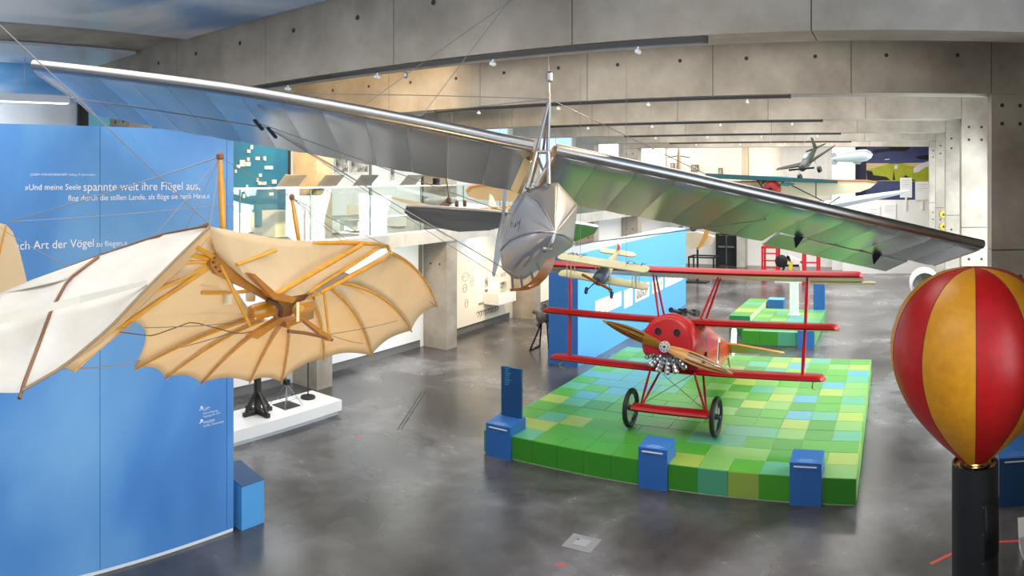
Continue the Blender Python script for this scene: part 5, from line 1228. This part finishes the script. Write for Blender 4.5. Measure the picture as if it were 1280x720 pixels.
# airship model
a, b = on(1039, 199, 26), on(1091, 193, 26); ax = (b-a); asx = thing('airship_model', 'silver cigar-shaped airship model hanging by the mural', 'model', tuple(a.lerp(b, .5)))
d = ax.normalized(); e1 = Vector((0, 1, 0)); e2 = d.cross(e1)
MB().loft([[a+ax*u+(e1*math.cos(2*math.pi*k/16)+e2*math.sin(2*math.pi*k/16))*r for k in range(16)] for u, r in ((0, .01), (.06, .07), (.2, .14), (.45, .2), (.7, .23), (.85, .21), (.95, .13), (1, .01))]).build('hull', mat('airship_silver', '#c3ced2', .3, .4), asx, smooth=60)
c = a+ax*.62; MB().box((c.x-.14, c.y-.05, c.z-.29), (c.x+.14, c.y+.05, c.z-.2)).build('gondola', mat('airship_grey', '#8a9498', .4), asx)
for s in (1, -1): MB().prism([a+ax*.02+e2*s*.05, a+ax*.16+e2*s*.1, a+ax*.1+e2*s*.24, a+e2*s*.2], (0, .02, 0)).build('fin', mat('airship_grey', '#8a9498', .4), asx)
MB().tube([a+ax*.5, Vector((*(a+ax*.5).xy, 7.2))], .005, 4).build('hanging_wire', M_STEEL, asx)
# parasol monoplane with red nose: teal wing in front, cream wing behind
RY = 21.5
rp = thing('red_nose_aeroplane', 'aeroplane with red nose, dark teal wing and cream wing hanging in mid hall', 'aeroplane', tuple(on(963, 236, RY)))
TLW = mat('wing_teal', '#23525a', .4); CRW = mat('wing_cream', '#ece5c8', .5, transl=.2)
MB().loft([[on(x, y, RY-.5), on(x, y+h, RY-.5), on(x, y+h, RY+.1)-Vector((0, 0, .02)), on(x, y+.5, RY+.1)] for x, y, h in ((882, 216.5, 4), (890, 217, 5), (960, 220.5, 5), (1030, 224, 4.5), (1047, 225.5, 3))]).build('upper_wing', TLW, rp)
MB().prism([on(x, y, RY) for x, y in ((905, 229), (960, 227), (1020, 225.5), (1085, 226.5), (1096, 228.5), (1088, 235), (1075, 240), (1020, 246), (960, 252), (905, 252))], (0, .05, .0)).build('lower_wing', CRW, rp)
MB().tube([on(x, y, RY-.03) for x, y in ((905, 228), (960, 226.5), (1020, 225), (1085, 226), (1096, 228))], .035, 6).build('wing_edge', mat('edge_orange', '#c98a4e', .5), rp, smooth=60)
c = on(963, 237, RY-.6); MB().lathe((c.x, c.y, c.z), [(.08, 0), (.2, .03), (.24, .15), (.24, .5), (.18, .9)], 18, 'Y').build('nose', mat('nose_red', '#8e1f22', .4), rp, smooth=50)
MB().lathe((c.x, c.y-.06, c.z), [(.05, 0), (.07, .03), (.05, .07)], 10, 'Y').build('propeller_boss', M_BLACK, rp)
for (x0, y0_, x1, y1_) in ((956, 238, 944, 222), (952, 230, 960, 222), (970, 236, 985, 222), (1020, 224, 1020, 246), (1050, 246, 1030, 259), (990, 232, 1030, 252)):
    MB().tube([on(x0, y0_, RY-.3), on(x1, y1_, RY-.3)], .02, 6).build('strut', M_BLACK, rp)
MB().prism([on(x, y, RY-.4) for x, y in ((976, 229), (984, 228), (992, 229), (993, 231), (984, 233), (976, 232))], (0, .06, 0)).build('teal_paddle', mat('paddle_teal', '#3f7f7c', .4), rp)
MB().tube([on(1000, 252, RY-.2), on(1028, 254, RY-.2)], .03, 6).build('float_bar', mat('bar_dark', '#20303a', .4), rp)
MB().tube([on(963, 222, RY), Vector((on(963, 222, RY).x, RY, 7.2))], .006, 4).build('hanging_wire', M_STEEL, rp)
# pale glider wing behind
pg = thing('pale_glider', 'pale grey sailplane wing stretched in front of the far white boards', 'glider', tuple(on(1085, 249, 28)))
MB().loft([[on(x, y-h/2, 28), on(x, y, 27.8), on(x, y+h/2, 28.1), on(x, y, 28.5)] for x, y, h in ((1028, 258, 12), (1060, 252, 11), (1100, 245, 8), (1128, 240, 5), (1137, 238, 2))]).build('wing', mat('glider_pale', '#d3dade', .35), pg, smooth=60)
MB().loft([[on(1028, 258, 27.6)+Vector((.2*math.cos(2*math.pi*k/12)*q_, d, .2*q_*math.sin(2*math.pi*k/12))) for k in range(12)] for q_, d in ((.2, -1.2), (.8, -.8), (1, 0), (.6, 1.5), (.15, 3.2))]).build('fuselage', mat('glider_pale', '#d3dade', .35), pg, smooth=60)
MB().tube([on(1060, 250, 28.1), Vector((*on(1060, 250, 28.1).xy, 7.2))], .006, 4).build('hanging_wire', M_STEEL, pg)
# machines and frames on the far floor
def frame_box(name, lab, cat, x0, x1, ytop, Yf, depth, m, w=.06, rungs=0, group=None):
    xa, xb = AX(x0, Yf), AX(x1, Yf); zt_ = on((x0+x1)/2, ytop, Yf).z; t = thing(name, lab, cat, ((xa+xb)/2, Yf, 0), group=group)
    for x in (xa, xb):
        for y in (Yf, Yf+depth): MB().box((x-w/2, y-w/2, 0), (x+w/2, y+w/2, zt_)).build('leg', m, t)
    for y in (Yf, Yf+depth): MB().box((xa, y-w/2, zt_-w), (xb, y+w/2, zt_)).build('top_bar', m, t)
    for x in (xa, xb): MB().box((x-w/2, Yf, zt_-w), (x+w/2, Yf+depth, zt_)).build('side_bar', m, t)
    for k in range(rungs):
        z = zt_*(k+1)/(rungs+1); MB().box((xa, Yf-w/3, z-w/3), (xb, Yf+w/3, z+w/3)).build('rung', m, t)
    return t
M_REDF = mat('frame_red', '#c5202a', .4)
frame_box('steel_table', 'black steel table frame on the far floor', 'table', 861, 892, 321, 35.0, .9, M_BLACK, .07)
frame_box('red_rack', 'red tubular rack left of the wing-shaped machine', 'rack', 953, 971, 308, 34.6, .7, M_REDF, .1, 3, 'red racks')
frame_box('red_rack', 'red tubular rack right of the wing-shaped machine', 'rack', 1004, 1022, 314, 31.5, .7, M_REDF, .1, 2, 'red racks')
t = thing('test_machine', 'black and white test machine standing between two red racks', 'machine', (AX(988, 32.5), 32.5, 0)); mx_ = AX(988, 32.5)
MB().box((mx_-.7, 32.2, 0), (mx_+.6, 32.9, .12)).build('base', M_WHITE, t)
for (x0, z0_, x1, z1_, m) in ((-.5, .12, -.1, 1.2, M_BLACK), (.2, .12, -.1, 1.2, M_BLACK), (-.1, 1.2, .55, .9, M_WHITE), (.5, .12, .55, 1.35, M_WHITE), (-.5, .75, .4, .75, M_BLACK)):
    MB().bar((mx_+x0, 32.5, z0_), (mx_+x1, 32.5, z1_), .1).build('arm', m, t)
MB().lathe((mx_-.42, 32.4, .95), [(.22, 0), (.3, .04), (.3, .12), (.22, .16)], 16, 'Y').build('flywheel', M_BLACK, t, smooth=40)
MB().box((mx_-.05, 32.35, .3), (mx_+.12, 32.5, .95)).build('yellow_cylinder', mat('machine_yellow', '#d7c23a', .4), t)
# old aeroplane parts near the glass door
t = thing('old_airframe', 'wooden propeller and pale airframe parts on a stand near the glass doors', 'airframe', (AX(872, 31.5), 31.5, 0)); ox = AX(872, 31.5)
MB().bar((ox, 31.5, 0), (ox, 31.5, 1.6), .08).build('stand', M_BLACK, t); MB().box((ox-.5, 31.2, 0), (ox+.5, 31.8, .05)).build('base', M_BLACK, t)
MB().loft([[on(x-w, y, 31.3), on(x+w, y, 31.3), on(x+w, y, 31.4), on(x-w, y, 31.4)] for x, y, w in ((885, 280, 2), (884, 288, 3), (881, 297, 3), (876, 306, 2.5), (872, 312, 1))]).build('propeller', mat('prop_tan', '#b8873f', .4), t, smooth=50)
MB().prism([on(x, y, 31.6) for x, y in ((843, 292), (872, 290), (892, 296), (888, 306), (866, 311), (848, 304))], (0, .4, 0)).build('body', mat('airframe_pale', '#cdbfa6', .5), t)
for (x, y) in ((851, 287), (866, 285)): MB().lathe(on(x, y, 31.2), [(.12, 0), (.17, .03), (.17, .1), (.12, .13)], 14, 'Y').build('wheel', mat('wheel_slate', '#3c4750', .5), t, smooth=40)
# glass doors
dx0, dx1 = AX(897, 37.6), AX(919, 37.6); dz = on(908, 292, 37.6).z
d1 = struct(MB().box((dx0-.08, 37.5, 0), (dx0, 37.7, dz)).build('door_1', M_BLACK), 'dark framed glass double door at the far end', 'door')
MB().box((dx0, 37.5, dz-.08), (dx1, 37.7, dz)).build('door_head', M_BLACK, d1); MB().box((dx1, 37.5, 0), (dx1+.1, 37.7, dz)).build('door_post', M_BLACK, d1)
for k in range(2):
    xa = dx0+(dx1-dx0)*k/2; MB().box((xa+.03, 37.58, .05), (xa+(dx1-dx0)/2-.03, 37.6, dz-.1)).build('door_leaf', mat('door_glass', '#20252a', .1), d1)
    MB().box((xa+(dx1-dx0)/4-.2, 37.5, 1.0), (xa+(dx1-dx0)/4+.2, 37.56, 1.08)).build('push_bar', M_STEEL, d1)
struct(MB().box((dx1+.15, 37.3, 0), (AX(931, 37.3), 38, 3.85)).build('column_far', M_CONC_L), 'pale concrete pier beside the far glass doors', 'column')
# round yellow signs
for y, lab in ((268, 'upper round yellow sign on a far right column'), (283, 'lower round yellow sign on a far right column')):
    c = on(1179.2, y, 26.07); t = thing('round_sign', lab, 'sign', tuple(c), group='round yellow signs')
    MB().lathe((c.x, 26.07, c.z), [(.11, .02), (.12, .02), (.12, 0), (.11, 0)], 24, 'Y').build('disc', mat('sign_yellow', '#d9b52a', .4), t)
    MB().prism([(c.x-.05, 26.065, c.z-.05), (c.x+.05, 26.065, c.z-.05), (c.x+.02, 26.065, c.z+.06)], (0, .006, 0)).build('symbol', M_BLACK, t)
# white ring exhibit behind the balloon
c = on(1156, 356, 20.5); t = thing('ring_cowling', 'white ring-shaped engine cowling on a stand behind the balloon', 'engine cowling', (c.x, 20.5, 0))
MB().lathe((c.x, 20.4, c.z), [(.36, 0), (.42, .03), (.44, .15), (.44, .7), (.34, .7), (.34, .1)], 30, 'Y', cap=False).build('ring', mat('cowl_white', '#e8e9ea', .3), t, smooth=50)
MB().lathe((c.x, 20.8, c.z), [(.03, -.1), (.1, 0), (.33, .1), (.33, .14)], 24, 'Y').build('fan', mat('fan_grey', '#8a8677', .4), t, smooth=50)
MB().bar((c.x, 20.75, 0), (c.x, 20.75, c.z-.43), .12).build('stand', M_STEEL, t); MB().box((c.x-.3, 20.45, 0), (c.x+.3, 21.05, .04)).build('foot', M_STEEL, t)
# canvas monoplane hanging before the gallery
CV = mat('canvas_tan', '#c9b083', .6, transl=.25); GYr = 14.6
cm = thing('canvas_monoplane', 'old canvas and wood monoplane hanging in front of the gallery', 'aeroplane', tuple(PR(560, 258, GYr)))
MB().loft([[PR(x, y, r), PR(x, y+h, r), PR(x, y+h, r+.3), PR(x, y, r+.3)] for x, y, h, r in ((487, 246, 1, 13.6), (500, 248, 4, 13.7), (530, 254, 7, 14.0), (552, 261, 4, 14.3))]).build('wing', CV, cm, smooth=50)
MB().prism([PR(x, y, 16) for x, y in ((583, 239), (587, 234), (600, 231.5), (625, 231.5), (650, 236), (650, 252), (620, 251), (596, 249), (586, 245))], (-.3, .4, 0)).build('wing', CV, cm)
MB().tube([PR(x, y, 15.95) for x, y in ((583, 239), (587, 233.5), (600, 231), (625, 231), (650, 235))], .03, 6).build('wing_edge', mat('edge_orange', '#c98a4e', .5), cm, smooth=60)
MB().loft([[PR(x, y, r)+Vector((0, math.cos(2*math.pi*k/10)*w, math.sin(2*math.pi*k/10)*w)) for k in range(10)] for x, y, w, r in ((560, 261, .08, 14.3), (575, 260, .13, 14.5), (596, 261, .1, 14.8), (640, 262, .05, 15.5))]).build('fuselage', mat('mono_white', '#e6e2da', .5), cm, smooth=60)
MB().prism([PR(x, y, 14.4) for x, y in ((578, 265), (600, 261), (640, 257), (650, 258), (650, 264), (620, 266))], (0, .12, .02)).build('lattice_tail', mat('lattice_wood', '#b98d4c', .5, col2='#e7cf9d', scale=14, thresh=(.45, .55)), cm)
MB().bar(PR(550, 262, 14.2), PR(562, 251, 14.3), .09, .12).build('engine', mat('engine_brown', '#5b3d22', .5), cm)
for (x, y, r) in ((561, 250.5, .05), (571, 255, .04), (581, 254.5, .04)): MB().lathe(PR(x, y, 14.25), [(r*.6, -.06), (r, -.03), (r, .04), (r*.5, .07)], 10).build('engine_cylinder', mat('engine_brown', '#5b3d22', .5), cm)
MB().prism([PR(x, y, 15) for x, y in ((611, 257), (612, 243), (615, 247), (619, 257))], (0, .05, 0)).build('sail_fin', M_CREAM, cm)
MB().tube([PR(561, 248, 14.3), PR(559, 230, 14.3), PR(555, 210, 14.3)], .012, 5).build('hose', M_BLACK, cm)
for x in (565, 625): MB().tube([PR(x, 258 if x < 600 else 240, 14.9), Vector((*PR(x, 258, 14.9).xy, 7.2))], .005, 4).build('hanging_wire', M_STEEL, cm)
